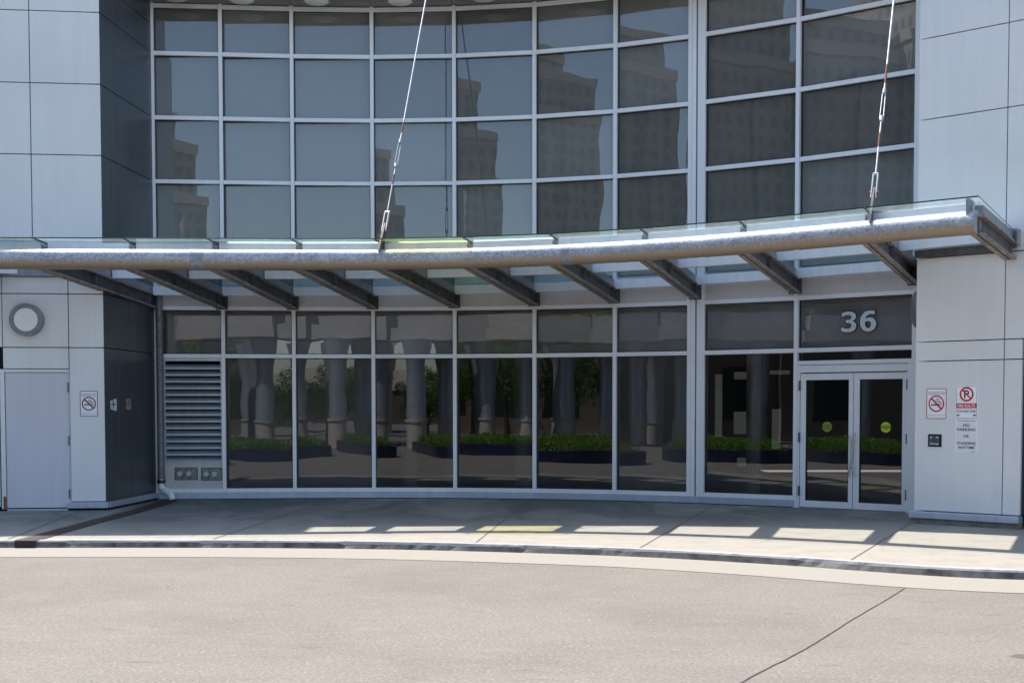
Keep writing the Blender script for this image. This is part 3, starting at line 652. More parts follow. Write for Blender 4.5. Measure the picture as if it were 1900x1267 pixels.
# entrance bay ---------------------------------------------------------
F8 = BAY[8]; s0, s1 = span(8)
window(8, 2.249, zM - h, False, glass='pane_low')
MB().box(F8, s0, s1, -.08, .026, 2.185, 2.246).build('transom', M['white_metal'], B, bevel=.003)
MB().box(F8, s0 + .01, 1.765, -.07, .012, 2.068, 2.178).build('door_header', M['white_metal'], B, bevel=.003)
MB().box(F8, 1.772, s1, -.08, .030, .0, 2.183).build('door_jamb', M['white_metal'], B, bevel=.003)
MB().box(F8, s0, .060, -.08, .018, .0, 2.183).build('door_jamb', M['white_metal'], B, bevel=.003)
MB().box(F8, .06, 1.772, -.12, -.02, .0, .012).build('threshold', M['steel'], B)
def leaf(a0, a1, g0, g1, hinge_a, hand_a, sgn, lbl):
    q = MB(); q.box(F8, a0, g0, -.055, -.004, .016, 2.052); q.box(F8, g1, a1, -.055, -.004, .016, 2.052)
    q.box(F8, g0, g1, -.055, -.005, 1.955, 2.052); q.box(F8, g0, g1, -.055, -.005, .016, .115)
    d = q.build('entrance_door', M['white_metal'], B, bevel=.003); d['label'] = lbl
    q = MB(); y = R(random.uniform(-.2, .2)); m = (g0 + g1) / 2
    q.quad(*[F8.p(a, -.035 + (a - m) * math.tan(y), z) for a, z in ((g0, .115), (g1, .115), (g1, 1.955), (g0, 1.955))]); q.build('pane', M['pane_low'], d)
    q = MB(); g = .010
    for b in ((g0, g0 + g, .115, 1.955), (g1 - g, g1, .115, 1.955)): q.box(F8, b[0], b[1], -.05, -.012, b[2], b[3])
    q.box(F8, g0 + g, g1 - g, -.05, -.012, 1.955 - g, 1.955); q.box(F8, g0 + g, g1 - g, -.05, -.012, .115, .115 + g); q.build('gasket', M['black'], d)
    pts = []
    for k in range(17):
        t = k / 16; z = 1.16 - t * .66; pts.append(F8.p(hand_a + sgn * .045 * math.sin(math.pi * t), .055, z))
    q = MB(); q.tube(pts, .0125, 12)
    for t in (.2, .8):
        z = 1.16 - t * .66; a = hand_a + sgn * .045 * math.sin(math.pi * t); q.tube([F8.p(a, -.005, z), F8.p(a, .055, z)], .008, 8)
    q.build('handle', M['steel'], d, smooth=True)
    for z in (1.87, 1.08, .26):
        q = MB(); q.box(F8, hinge_a - .009, hinge_a + .009, -.004, .034, z - .075, z + .075); q.build('hinge', M['hinge'], d)
    return d
leaf(.070, .925, .158, .856, .064, .885, 1, 'left glass door leaf with a faint round sticker')
leaf(.935, 1.762, 1.028, 1.690, 1.768, .985, -1, 'right glass door leaf with a bright round sticker')
# round door stickers
FSt = F8
for (a, z, nm) in ((.50, 1.245, 'left'), (1.43, 1.245, 'right')):
    s = empty('door_sticker', F8.p(a, -.030, z), 'round yellow green caution sticker on the %s glass door' % nm, 'sticker', 'round caution stickers on the doors')
    q = MB(); q.disc(F8, a, z, -.0305, -.0295, .078, 40); q.build('disc', M['decal_yellow' if nm == 'right' else 'decal_dull'], s)
    q = MB(); q.box(F8, a - .086, a + .086, -.0295, -.0288, z - .016, z + .016); q.build('band', M['sign_black'], s)
    text('lettering', 'CAUTION', F8, a, z, -.0284, .032, M['decal_yellow'], s, .0006, width=.15)
    text('lettering', 'AUTOMATIC', F8, a, z + .030, -.0290, .020, M['sign_black'], s, .0004, width=.11)
    text('lettering', 'DOOR', F8, a, z - .032, -.0290, .026, M['sign_black'], s, .0004)
# house number
hn = empty('house_number', F8.p(1.0, -.03, 2.66), 'large outlined white number 36 over the glass doors', 'house number')
D3 = [(212,345),(300,310),(400,282),(520,272),(640,290),(725,335),(775,400),(785,470),(770,530),(735,590),(690,625),(640,645),(700,668),(755,710),(790,770),(800,840),(785,915),(740,985),(660,1045),(560,1075),(430,1082),(320,1072),(190,1040),(188,880),(260,905),(340,930),(430,942),(510,930),(570,895),(600,840),(598,785),(570,745),(520,725),(378,728),(378,600),(500,598),(560,578),(592,540),(598,485),(572,440),(520,415),(440,415),(360,430),(290,465),(212,505)]
D6 = [(1520,235),(1520,395),(1460,380),(1380,372),(1300,385),(1230,425),(1180,485),(1150,560),(1220,520),(1310,500),(1400,508),(1480,540),(1540,600),(1575,680),(1580,770),(1560,860),(1510,945),(1430,1010),(1340,1045),(1240,1055),(1150,1040),(1070,1000),(1000,930),(960,840),(945,740),(945,620),(970,500),(1020,400),(1090,320),(1170,265),(1260,238),(1380,228)]
D6H = [(1255,650),(1320,665),(1362,710),(1375,775),(1362,840),(1330,890),(1285,915),(1235,915),(1190,885),(1155,830),(1140,770),(1142,700),(1185,665)]
def numeral(name, loops, dd, mt, off):
    """numerals drawn as filled outlines, in metres on the glass"""
    cu = bpy.data.curves.new(name, 'CURVE'); cu.dimensions = '2D'; cu.fill_mode = 'BOTH'; cu.offset = off
    for L in loops:
        sp = cu.splines.new('POLY'); sp.points.add(len(L) - 1); sp.use_cyclic_u = True
        for p, (x, y) in zip(sp.points, L):
            u = x / 21.116 - 10; hh = 753.6 - 565 - y / 21.116
            p.co = (u * .00842, hh * (20.275 - .00521 * u) / 2500, 0, 1)
    t = bpy.data.objects.new(name, cu); col.objects.link(t); bpy.context.view_layer.update()
    me = bpy.data.meshes.new_from_object(t); bpy.data.objects.remove(t); b = world_base(hn)
    for v in me.vertices: v.co = F8.p(.720 + v.co.x, dd, 1.55 + v.co.y) - b
    me.materials.clear(); me.materials.append(mt)
    o = bpy.data.objects.new(name, me); col.objects.link(o); o.parent = hn
for L in ([D3], [D6, D6H]):
    numeral('digit', L, -.0265, M['number_white'], 0.0); numeral('outline', L, -.0280, M['sign_black'], .0115)

M['louvre'] = panel_mat('dull_louvre_metal', (.44, .48, .52), .2, .45, .12)
# louvre bay -----------------------------------------------------------
F0 = BAY[0]
q = MB(); a0, a1 = .036, F0.L - .033
q.box(F0, a0, a1, -.26, -.25, .6, 2.37); q.build('louvre_box', M['gap'], B)
lv = MB().box(F0, a0, a1, -.08, .018, 2.325, 2.372).box(F0, a0, a1, -.08, .018, .600, .635).box(F0, a0, .155, -.08, .012, .636, 2.324).box(F0, 1.07, a1, -.08, .012, .636, 2.324).build('louvre', M['base_metal'], B)
lv['label'] = 'wide grey ventilation louvre'
nb = 15; pit = (2.315 - .645) / nb
for k in range(nb):
    z = .645 + k * pit; q = MB()
    q.hexa([F0.p(.156, .012, z), F0.p(1.069, .012, z), F0.p(1.069, -.10, z + .058), F0.p(.156, -.10, z + .058)], [F0.p(.156, .012, z + .008), F0.p(1.069, .012, z + .008), F0.p(1.069, -.10, z + .066), F0.p(.156, -.10, z + .066)])
    q.box(F0, .156, 1.069, .0125, .018, z - .020, z + .018)
    q.build('blade', M['louvre'], lv)
MB().box(F0, a0, a1, -.07, .006, .184, .597).build('lower_panel', M['fascia'], B)
for a0_, a1_, z0_, z1_, nm in ((.30, .665, .335, .532, 'left'), (.738, 1.080, .325, .527, 'right')):
    s = empty('fire_hose_inlet', F0.p((a0_ + a1_) / 2, .01, z0_), 'tarnished metal plate with two round caps, the %s one under the louvre' % nm, 'fire inlet', 'capped fire inlets under the louvre')
    q = MB(); q.box(F0, a0_ - .008, a1_ + .008, -.01, .0085, z0_ - .008, z1_ + .008); q.build('plate_rim', M['gap'], s)
    q = MB(); q.box(F0, a0_, a1_, .0, .014, z0_, z1_); q.build('plate', M['valve_plate'], s, bevel=.003)
    for t in (.26, .66):
        a = a0_ + (a1_ - a0_) * t; z = (z0_ + z1_) / 2 + .005
        q = MB(); q.tube([F0.p(a, .012, z), F0.p(a, .075, z)], .036, 20); q.tube([F0.p(a, .075, z), F0.p(a, .12, z)], .044, 10); q.tube([F0.p(a, .12, z), F0.p(a, .135, z)], .014, 6)
        q.build('cap', M['brass_cap'], s, smooth=True)

# service door in the left block -----------------------------------------
aD0 = FL.L - 1.375 - .01; aD1 = al - .02
q = MB(); q.box(FL, DL0 - .045, DL0 + .02, -.05, .012, .03, 2.12); q.box(FL, al - .012, al, -.05, .002, .03, 2.12); q.box(FL, DL0 + .021, al - .013, -.05, .004, 2.075, 2.12)
fr = q.build('door_frame', M['panel'], B, bevel=.003)
q = MB(); q.box(FL, DL0 - .075, DL0 - .047, -.05, -.03, .03, 2.44); q.build('dark_gap', M['gap'], B)
q = MB(); q.box(FL, DL0 + .028, al - .018, -.045, -.012, .045, 2.068); d = q.build('service_door', M['door_paint'], B, bevel=.003); d['label'] = 'plain grey painted steel service door'
for z in (1.85, 1.05, .25):
    q = MB(); q.box(FL, al - .026, al - .006, -.012, .012, z - .07, z + .07); q.build('hinge', M['hinge'], d)
q = MB(); q.box(FL, DL0 + .021, DL0 + .027, -.05, -.028, .02, 2.07); q.box(FL, al - .0175, al - .0135, -.05, -.028, .02, 2.07); q.build('door_gap', M['gap'], B)
q = MB(); q.box(FL, DL0 - .02, DL0 + .022, .010, .0135, .035, .22); q.build('rust_patch', M['rust'], B)
q = MB(); q.box(FL, DL0 + .03, al - .02, -.04, .0, .0, .03); q.build('door_sill', M['base_metal'], B)

# ------------------------------------------------------------------ downpipe
M['dp'] = simple('old_downpipe_steel', (.17, .19, .20), .5, .3, .35, 22, bumpk=.3)
F0d = F0; px, py = F0.p(.085, .10, 0).x, F0.p(.085, .10, 0).y
dp = empty('downpipe', (px, py, 0), 'galvanised drain pipe ending in a white elbow in the dark corner', 'drain pipe')
MB().tube([(px, py, .36), (px, py, 3.50)], .058, 24).build('pipe', M['dp'], dp, smooth=True)
MB().tube([(px, py, .275), (px, py, .36)], .066, 24).build('coupling', M['black'], dp, smooth=True)
q = MB()
for z in (.275, .345): q.tube([(px, py, z - .006), (px, py, z + .006)], .0695, 24)
q.build('clamp', M['steel'], dp, smooth=True)
pts = smooth_poly([(px, py, .29), (px, py, .235), (px + .045, py - .03, .175), (px + .13, py - .08, .135), (px + .195, py - .12, .085), (px + .215, py - .13, .018)], 6)
q = MB(); q.tube(pts, .056, 20); q.tube([Vector((px + .075, py - .05, .165)), Vector((px + .105, py - .065, .150))], .063, 20); q.build('elbow', M['white_plastic'], dp, smooth=True)
q = MB()
for z in (1.2, 2.9): q.box(F0, .02, .15, .03, .045, z - .015, z + .015)
q.build('bracket', M['galv'], dp)

# ------------------------------------------------------------------ lamps
def lamp_on(F, a, z, depth, label, r=.240, dome=False):
    s = empty('wall_lamp', F.p(a, .0, z), label, 'lamp', 'round wall lamps')
    if dome:
        q = MB(); ts = [k / 8 for k in range(9)]
        for t0, t1 in zip(ts, ts[1:]): q.disc(F, a, z, depth * t0, depth * t1, r * math.sqrt(max(.0001, 1 - t0 * t0)), 48, r * math.sqrt(max(.0001, 1 - t1 * t1)))
        q.build('housing', M['lamp_ring'], s, smooth=True); return
    q = MB(); q.ring(F, a, z, .001, depth, .177, r, 56); q.build('housing', M['lamp_ring'], s, smooth=True)
    q = MB(); q.disc(F, a, z, .01, depth - .010, .178, 56, .173); q.build('lens', M['lens'], s)
lamp_on(FL, FL.L * (1 - .762), 2.85, .15, 'round grey wall lamp with a pale lens above the service door')
lamp_on(FP, FP.L * .60, 2.88, .085, 'dark round wall lamp seen edge on beside the number 36', .25, True)
for k, (x, y) in enumerate([(-5.471, 22.22), (-4.414, 22.34), (-3.199, 22.42), (-1.83, 22.43), (-.453, 22.24), (.9, 21.85), (2.2, 21.25), (3.45, 20.45)]):
    nm = ['first', 'second', 'third', 'fourth', 'fifth', 'sixth', 'seventh', 'eighth'][k]
    s = empty('soffit_light', (x, y, 8.2), '%s round recessed light from the dark corner under the roof edge' % nm, 'light', 'round lights under the roof edge')
    q = MB(); c = [(math.cos(t * math.pi / 20), math.sin(t * math.pi / 20)) for t in range(40)]
    q.hexa([(x + .245 * a, y + .245 * b, 8.19) for a, b in c], [(x + .255 * a, y + .255 * b, 8.234) for a, b in c]); q.build('trim', M['flash'], s, smooth=True)
    q = MB(); q.hexa([(x + .16 * a, y + .16 * b, 8.165) for a, b in c], [(x + .20 * a, y + .20 * b, 8.19) for a, b in c]); q.build('lens', M['lens'], s, smooth=True)

# ------------------------------------------------------------------ signs
def nosmoking(F, a, z, r, d, parent, ring_m, k=1.0):
    q = MB(); q.ring(F, a, z, d, d + .0006, r * .83, r, 48)
    c = math.sqrt(.5); w_ = r * .10
    p0 = (a - c * r * .86, z + c * r * .86); p1 = (a + c * r * .86, z - c * r * .86); nx, nz = c * w_, c * w_
    q.quad(F.p(p0[0] - nx, d + .0016, p0[1] - nz), F.p(p1[0] - nx, d + .0016, p1[1] - nz), F.p(p1[0] + nx, d + .0016, p1[1] + nz), F.p(p0[0] + nx, d + .0016, p0[1] + nz))
    q.build('prohibition_ring', ring_m, parent)
    q = MB(); q.quad(F.p(a - r * .66, d + .001, z - r * .22), F.p(a + r * .42, d + .001, z - r * .22), F.p(a + r * .42, d + .001, z - r * .06), F.p(a - r * .66, d + .001, z - r * .06))
    for x0 in (.48, .60):
        q.quad(F.p(a + r * x0, d + .001, z - r * .22), F.p(a + r * (x0 + .07), d + .001, z - r * .22), F.p(a + r * (x0 + .07), d + .001, z - r * .06), F.p(a + r * x0, d + .001, z - r * .06))
    def sm(pts, wd):
        P_ = smooth_poly([(x, y, 0) for x, y in pts], 5); L_, R_ = offs(P_, wd), offs(P_, -wd)
        for i in range(len(P_) - 1): q.quad(*[F.p(a + r * v.x, d + .001, z + r * v.y) for v in (R_[i], R_[i + 1], L_[i + 1], L_[i])])
    sm([(.62, .02), (.62, .16), (.50, .24), (.34, .22), (.22, .34), (.10, .38)], .028)
    sm([(.50, .02), (.50, .10), (.40, .13), (.24, .12), (.10, .24), (-.02, .30), (-.06, .46), (.05, .56), (.18, .50)], .028)
    sm([(.18, .60), (.30, .56), (.32, .42), (.24, .34)], .028)
    q.build('cigarette', M['sign_black'], parent)
def smoke_sign(F, a0, a1, z0, z1, label, mt):
    s = empty('no_smoking_sign', F.p((a0 + a1) / 2, 0, z0), label, 'sign', 'no smoking notices')
    m = (a0 + a1) / 2; W_ = a1 - a0; H_ = z1 - z0
    MB().rrect(F, a0, a1, z0, z1, .001, .004, .022).build('plate', M['sign_mint'], s)
    MB().rrect_ring(F, a0 + .006, a1 - .006, z0 + .006, z1 - .006, .0046, .02, .011).build('border', mt, s)
    nosmoking(F, m, z0 + H_ * .50, W_ * .375, .0046, s, mt)
    text('lettering', 'No Smoking within 9 metres', F, m, z1 - H_ * .145, .005, .019, M['sign_black'], s, .0003, width=W_ * .80)
    text('lettering', 'Of Building Entrance or Exit', F, m, z1 - H_ * .205, .005, .019, M['sign_black'], s, .0003, width=W_ * .80)
    text('lettering', 'Toronto Municipal Code Chapter 709', F, m, z0 + H_ * .125, .005, .015, M['sign_maroon'], s, .0002, width=W_ * .80)
smoke_sign(FL, FL.L - .372, FL.L - .095, 1.405, 1.806, 'white no smoking sign with maroon border right of the service door', M['sign_maroon'])
smoke_sign(FR, .150, .441, 1.381, 1.795, 'white no smoking sign with red border on the pier beside the glass doors', M['sign_red'])
# fire route sign
s = empty('fire_route_sign', FR.p(.70, 0, 1.384), 'white and red sign with crossed P reading FIRE ROUTE TOW AWAY ZONE', 'sign', 'parking signs on the pier')
A0, A1, Z0, Z1 = .553, .857, 1.384, 1.822
MB().rrect(FR, A0, A1, Z0, Z1, .001, .0045, .03).build('plate', M['sign_white'], s)
MB().rrect_ring(FR, A0 + .012, A1 - .012, Z0 + .012, Z1 - .012, .0050, .024, .0045).build('border', M['sign_black'], s)
am = (A0 + A1) / 2
MB().box(FR, A0 + .018, A1 - .018, .0046, .0054, 1.527, 1.592).build('red_band', M['sign_red'], s)
text('lettering', 'P', FR, am, 1.708, .0052, .145, M['sign_black'], s, .0022)
q = MB(); q.ring(FR, am, 1.708, .0050, .0060, .072, .094, 48); c = math.sqrt(.5); r_ = .082; wv = .009
q.quad(*[FR.p(am + x, .0066, 1.708 + z) for x, z in ((-c * r_ - c * wv, c * r_ - c * wv), (c * r_ - c * wv, -c * r_ - c * wv), (c * r_ + c * wv, -c * r_ + c * wv), (-c * r_ + c * wv, c * r_ + c * wv))]); q.build('prohibition_ring', M['sign_red'], s)
text('lettering', 'FIRE ROUTE', FR, am, 1.5595, .0060, .055, M['sign_white'], s, .0008, width=.235)
text('lettering', 'TOW AWAY ZONE', FR, am, 1.488, .0052, .048, M['sign_black'], s, .0010, width=.25)
q = MB()
for sg in (-1, 1):
    x = am + sg * .098
    q.quad(*[FR.p(x + sg * dx, .0052, 1.437 + dz) for dx, dz in ((.034, 0), (.004, .019), (.012, 0), (.004, -.019))]); q.quad(*[FR.p(x + sg * dx, .0053, 1.437 + dz) for dx, dz in ((-.012, .005), (.014, .005), (.014, -.005), (-.012, -.005))])
q.build('arrow', M['sign_black'], s)
q = MB()
for z_ in (1.806, 1.398): q.disc(FR, am, z_, .0046, .0075, .006, 10)
q.build('screw', M['steel'], s)
# no parking notice
s = empty('no_parking_sign', FR.p(.71, 0, .96), 'pale paper notice reading NO PARKING OR STANDING ANYTIME under the fire route sign', 'sign', 'parking signs on the pier')
MB().rrect(FR, .563, .858, .955, 1.378, .001, .004, .012).build('plate', M['sign_white'], s)
MB().box(FR, .576, .842, .0042, .0050, .968, 1.366).build('paper', M['sign_grey'], s)
MB().box(FR, .585, .83, .0050, .0055, 1.364, 1.370).box(FR, .78, .83, .0050, .0055, .963, .968).build('tape', M['sign_black'], s)
for t_, z, wd in (('NO', 1.308, .085), ('PARKING', 1.252, .245), ('OR', 1.165, .075), ('STANDING', 1.075, .252), ('ANYTIME', 1.020, .225)):
    text('lettering', t_, FR, .708, z, .0056, .050, M['sign_black'], s, .0010, width=wd)
# door push plate
s = empty('push_button', FR.p(.28, 0, 1.02), 'small square black door opener button left of the parking notice', 'button')
MB().box(FR, .190, .372, .0, .016, 1.022, 1.186).build('housing', M['sign_black'], s, bevel=.003)
MB().box(FR, .212, .350, .016, .019, 1.042, 1.166).build('plate', M['olive'], s)
MB().disc(FR, .281, 1.106, .019, .024, .026, 24).build('wheelchair_spot', M['blue'], s)
q = MB()
for sg in (-1, 1): q.quad(*[FR.p(.281 + sg * .045 + dx, .0196, 1.146 + dz) for dx, dz in ((-.012, .012), (.012, 0), (-.012, -.012))])
q.build('arrow', M['sign_white'], s)
text('lettering', 'Push To Open', FR, .281, 1.058, .0196, .022, M['sign_white'], s, .0008, width=.12)
# small stickers on the dark return wall
sx = FS.L * .14
s = empty('torn_sticker', FS.p(sx, 0, 1.51), 'torn white label on the dark return wall near its corner', 'sticker')
q = MB(); sc_ = [(-.10, 1.525), (.16, 1.49), (.16, 1.68), (.06, 1.68), (.02, 1.655), (-.10, 1.655)]
q.hexa([FS.p(sx + a_, .0005, z) for a_, z in sc_], [FS.p(sx + a_, .0020, z) for a_, z in sc_]); q.build('paper', M['sign_mint'], s)
MB().box(FS, sx - .06, sx + .10, .0021, .0028, 1.585, 1.603).box(FS, sx - .0, sx + .03, .0021, .0028, 1.535, 1.65).build('print', M['sign_black'], s)
sx = FS.L * .435
s = empty('small_no_smoking_sticker', FS.p(sx, 0, 1.51), 'small tan no smoking sticker on the dark return wall', 'sticker')
MB().box(FS, sx - .10, sx + .10, .0005, .0020, 1.515, 1.682).build('paper', M['tan'], s)
nosmoking(FS, sx, 1.605, .062, .0024, s, M['rust'])

# ------------------------------------------------------------------ canopy
PIPE = [(-8.9, 18.07, 3.53), (-7.447, 18.098, 3.53), (-6.310, 18.141, 3.53), (-5.132, 18.185, 3.53), (-4.032, 18.27, 3.536), (-2.926, 18.39, 3.545), (-1.814, 18.455, 3.554),
        (-.599, 18.38, 3.564), (.559, 18.12, 3.574), (1.722, 17.66, 3.584), (2.890, 16.99, 3.595), (4.211, 16.04, 3.609), (5.241, 15.28, 3.62)]
WALLP = [(-9.3, 20.0), (-7.75, 20.14), (-5.967, 22.56), (-4.851, 22.66), (-3.684, 22.78), (-2.348, 22.84), (-.967, 22.77), (.372, 22.55), (1.672, 22.14), (2.921, 21.56), (4.33, 20.68), (5.80, 19.50), (6.288, 17.082)]
M['beam_lip'] = simple('dusty_flange_steel', (.29, .262, .232), .75, .1, .6, 16, bumpk=.6)
CAN = empty('canopy', (-1, 20, 3.4), 'curved glass entrance canopy on steel beams with a thick galvanised front pipe', 'canopy')
LEN = [(Vector((*w_, 0)) - Vector((p[0], p[1], 0))).length for p, w_ in zip(PIPE, WALLP)]
def cz(i, s):       # underside height of beam i at s metres behind the pipe axis
    return PIPE[i][2] - .128 - .045 * s
def cp(i, s, lat=0, dz=0):
    a = Vector((PIPE[i][0], PIPE[i][1], 0)); b = Vector((*WALLP[i], 0)); e = (b - a).normalized(); n = Vector((e.y, -e.x, 0))
    v = a + e * s + n * lat; v.z = cz(i, s) + dz; return v
pp = smooth_poly(PIPE, 10)
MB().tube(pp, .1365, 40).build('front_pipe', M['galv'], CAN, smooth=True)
# end cap and couplings, weld beads
def along(t0, t1, r, nm, mt):
    P_ = [pp[int(round(t))] for t in (t0, t1)]
    k0, k1 = int(t0), int(math.ceil(t1)); P_ = pp[k0:k1 + 1]
    MB().tube(P_, r, 40).build(nm, mt, CAN, smooth=True)
M['galv_dark'] = simple('weathered_band', (.27, .29, .31), .55, .4, .3, 20)
def band(x0, x1, r):
    def at(x):
        for a, b in zip(pp, pp[1:]):
            if a.x <= x <= b.x: return a.lerp(b, (x - a.x) / (b.x - a.x))
    MB().tube([at(x0), at((x0 + x1) / 2), at(x1)], r, 40).build('pipe_band', M['galv_dark'], CAN, smooth=True)
band(-4.32, -4.14, .1385); band(.69, .80, .1385)
for p in PIPE[1:-1]:
    for dx in (-.045, .045): band(p[0] + .10 + dx - .003, p[0] + .10 + dx + .003, .1371)
# beams
for i in range(len(PIPE)):
    L_ = LEN[i]; st = .02; en = L_ - .005
    q = MB()
    def seg(l0, l1, z0, z1, s0=st, s1=en):
        q.hexa([cp(i, s0, l0, z0), cp(i, s1, l0, z0), cp(i, s1, l1, z0), cp(i, s0, l1, z0)], [cp(i, s0, l0, z1), cp(i, s1, l0, z1), cp(i, s1, l1, z1), cp(i, s0, l1, z1)])
    q.mi = 1; seg(-.075, -.012, -.008, .012); seg(.012, .075, -.008, .012); q.mi = 0        # bottom flanges of the two back-to-back channels
    seg(-.012, -.006, 0, .198); seg(.006, .012, 0, .198)
    q.mi = 1; seg(-.075, .075, .193, .213); q.mi = 0
    for f_ in (.40, .92):
        s_ = L_ * f_
        if L_ > 3: seg(-.07, -.0125, .013, .198, s_, s_ + .012); seg(.0125, .07, .013, .198, s_, s_ + .012)
    bo = q.build('beam', [M['beam'], M['beam_lip']], CAN)
    q = MB()
    def seg2(l0, l1, z0, z1, s0, s1):
        q.hexa([cp(i, s0, l0, z0), cp(i, s1, l0, z0), cp(i, s1, l1, z0), cp(i, s0, l1, z0)], [cp(i, s0, l0, z1), cp(i, s1, l0, z1), cp(i, s1, l1, z1), cp(i, s0, l1, z1)])
    seg2(-.04, .04, .2115, .338, .12, en - .02); q.build('flashing', M['flash'], bo)
    if i < 12:
        q = MB(); seg2(-.10, .10, -.02, .30, en - .012, en + .0); q.build('end_plate', M['beam'], bo)
# purlins between beams (front, middle, wall)
for i in range(len(PIPE) - 1):
    for kind in range(3):
        if kind == 0: s0 = s1 = .16; hh = (.262, .368)
        elif kind == 1:
            s0, s1 = LEN[i] * .56, LEN[i + 1] * .56; hh = (.218, .342)
            if i in (0,): continue
            if i == 1: s0 = LEN[1] - .12; s1 = LEN[2] * .56
            if i == 11: s0 = LEN[11] * .56; s1 = LEN[12] - .13
            if i == 10: s1 = LEN[11] * .56
        else:
            if i in (1, 11): continue
            s0, s1 = LEN[i] - .16, LEN[i + 1] - .16; hh = (.190, .336)
        wd = .05
        P0, P1 = cp(i, s0, -.055 if False else 0), cp(i + 1, s1, 0)
        e = (P1 - P0).normalized(); a = P0 + e * .045; b = P1 - e * .045; n = Vector((-e.y, e.x, 0)).normalized() * wd
        up0 = Vector((0, 0, hh[0])); up1 = Vector((0, 0, hh[1]))
        MB().hexa([a - n + up0, b - n + up0, b + n + up0, a + n + up0], [a - n + up1, b - n + up1, b + n + up1, a + n + up1]).build('purlin', M['purlin'], CAN, bevel=.003)
# glass
for i in range(len(PIPE) - 1):
    f0, f1 = -.24, -.24; w0, w1 = LEN[i] - .03, LEN[i + 1] - .03
    if i == 1: w1 = LEN[2] * .50
    zt = .378; zw = .343
    A, Bq = cp(i, f0, 0, zt), cp(i + 1, f1, 0, zt); Cq, Dq = cp(i + 1, w1, 0, zw), cp(i, w0, 0, zw)
    if i == 11: Bq = cp(12, f1, .06, zt); Cq = cp(12, w1, .06, zw)
    e = (Bq - A).normalized() * .010
    A, Dq = A + e, Dq + e
    if i != 11: Bq, Cq = Bq - e, Cq - e
    gm = M['cglass_y'] if i == 6 else M['cglass']
    A2, B2 = A.lerp(Dq, .11), Bq.lerp(Cq, .11); A3, B3 = A.lerp(Dq, .16), Bq.lerp(Cq, .16)
    g = MB().quad(A, Bq, B2, A2).quad(A2, B2, B3, A3).quad(A3, B3, Cq, Dq).build('glass_panel', gm, CAN)
    ca = g.data.attributes.new('grime', 'FLOAT', 'POINT')
    for vi, val in enumerate((1, 1, 1, 1, 1, 1, .22, .22, .22, .22, .22, .22)): ca.data[vi].value = val
    if i == 6: g['label'] = 'yellow tinted glass panel'
    q = MB(); t_ = Vector((0, 0, -.014)); k = Vector((0, 0, .002))
    q.quad(A + k, Bq + k, Bq + t_, A + t_); q.quad(A + k, Dq + k, Dq + t_, A + t_); q.quad(Bq + k, Cq + k, Cq + t_, Bq + t_)
    q.build('glass_edge', M['glass_edge'], g)
# gutter flashing against the left block and the pier
q = MB(); q.box(FL, -3.0, FL.L - .0, .002, .07, 3.50, 3.60); q.build('wall_flashing', M['flash'], CAN)
q = MB(); q.box(FR, .0, 1.20, .002, .08, 3.505, 3.60); q.build('wall_flashing', M['beam'], CAN)
q = MB(); q.box(FR, 1.25, 1.34, .002, .03, 3.53, 3.78); q.box(FR, 1.365, 1.38, .002, .10, 3.56, 3.76); q.build('wall_bracket', M['galv'], CAN)
# outer cheek of the last beam
i = 12; q = MB()
q.hexa([cp(i, -.10, -.105, .20), cp(i, LEN[i] + .02, -.105, .20), cp(i, LEN[i] + .02, -.075, .20), cp(i, -.10, -.075, .20)], [cp(i, -.10, -.105, .40), cp(i, LEN[i] + .02, -.105, .40), cp(i, LEN[i] + .02, -.075, .40), cp(i, -.10, -.075, .40)])
q.build('end_cheek', M['flash'], CAN)
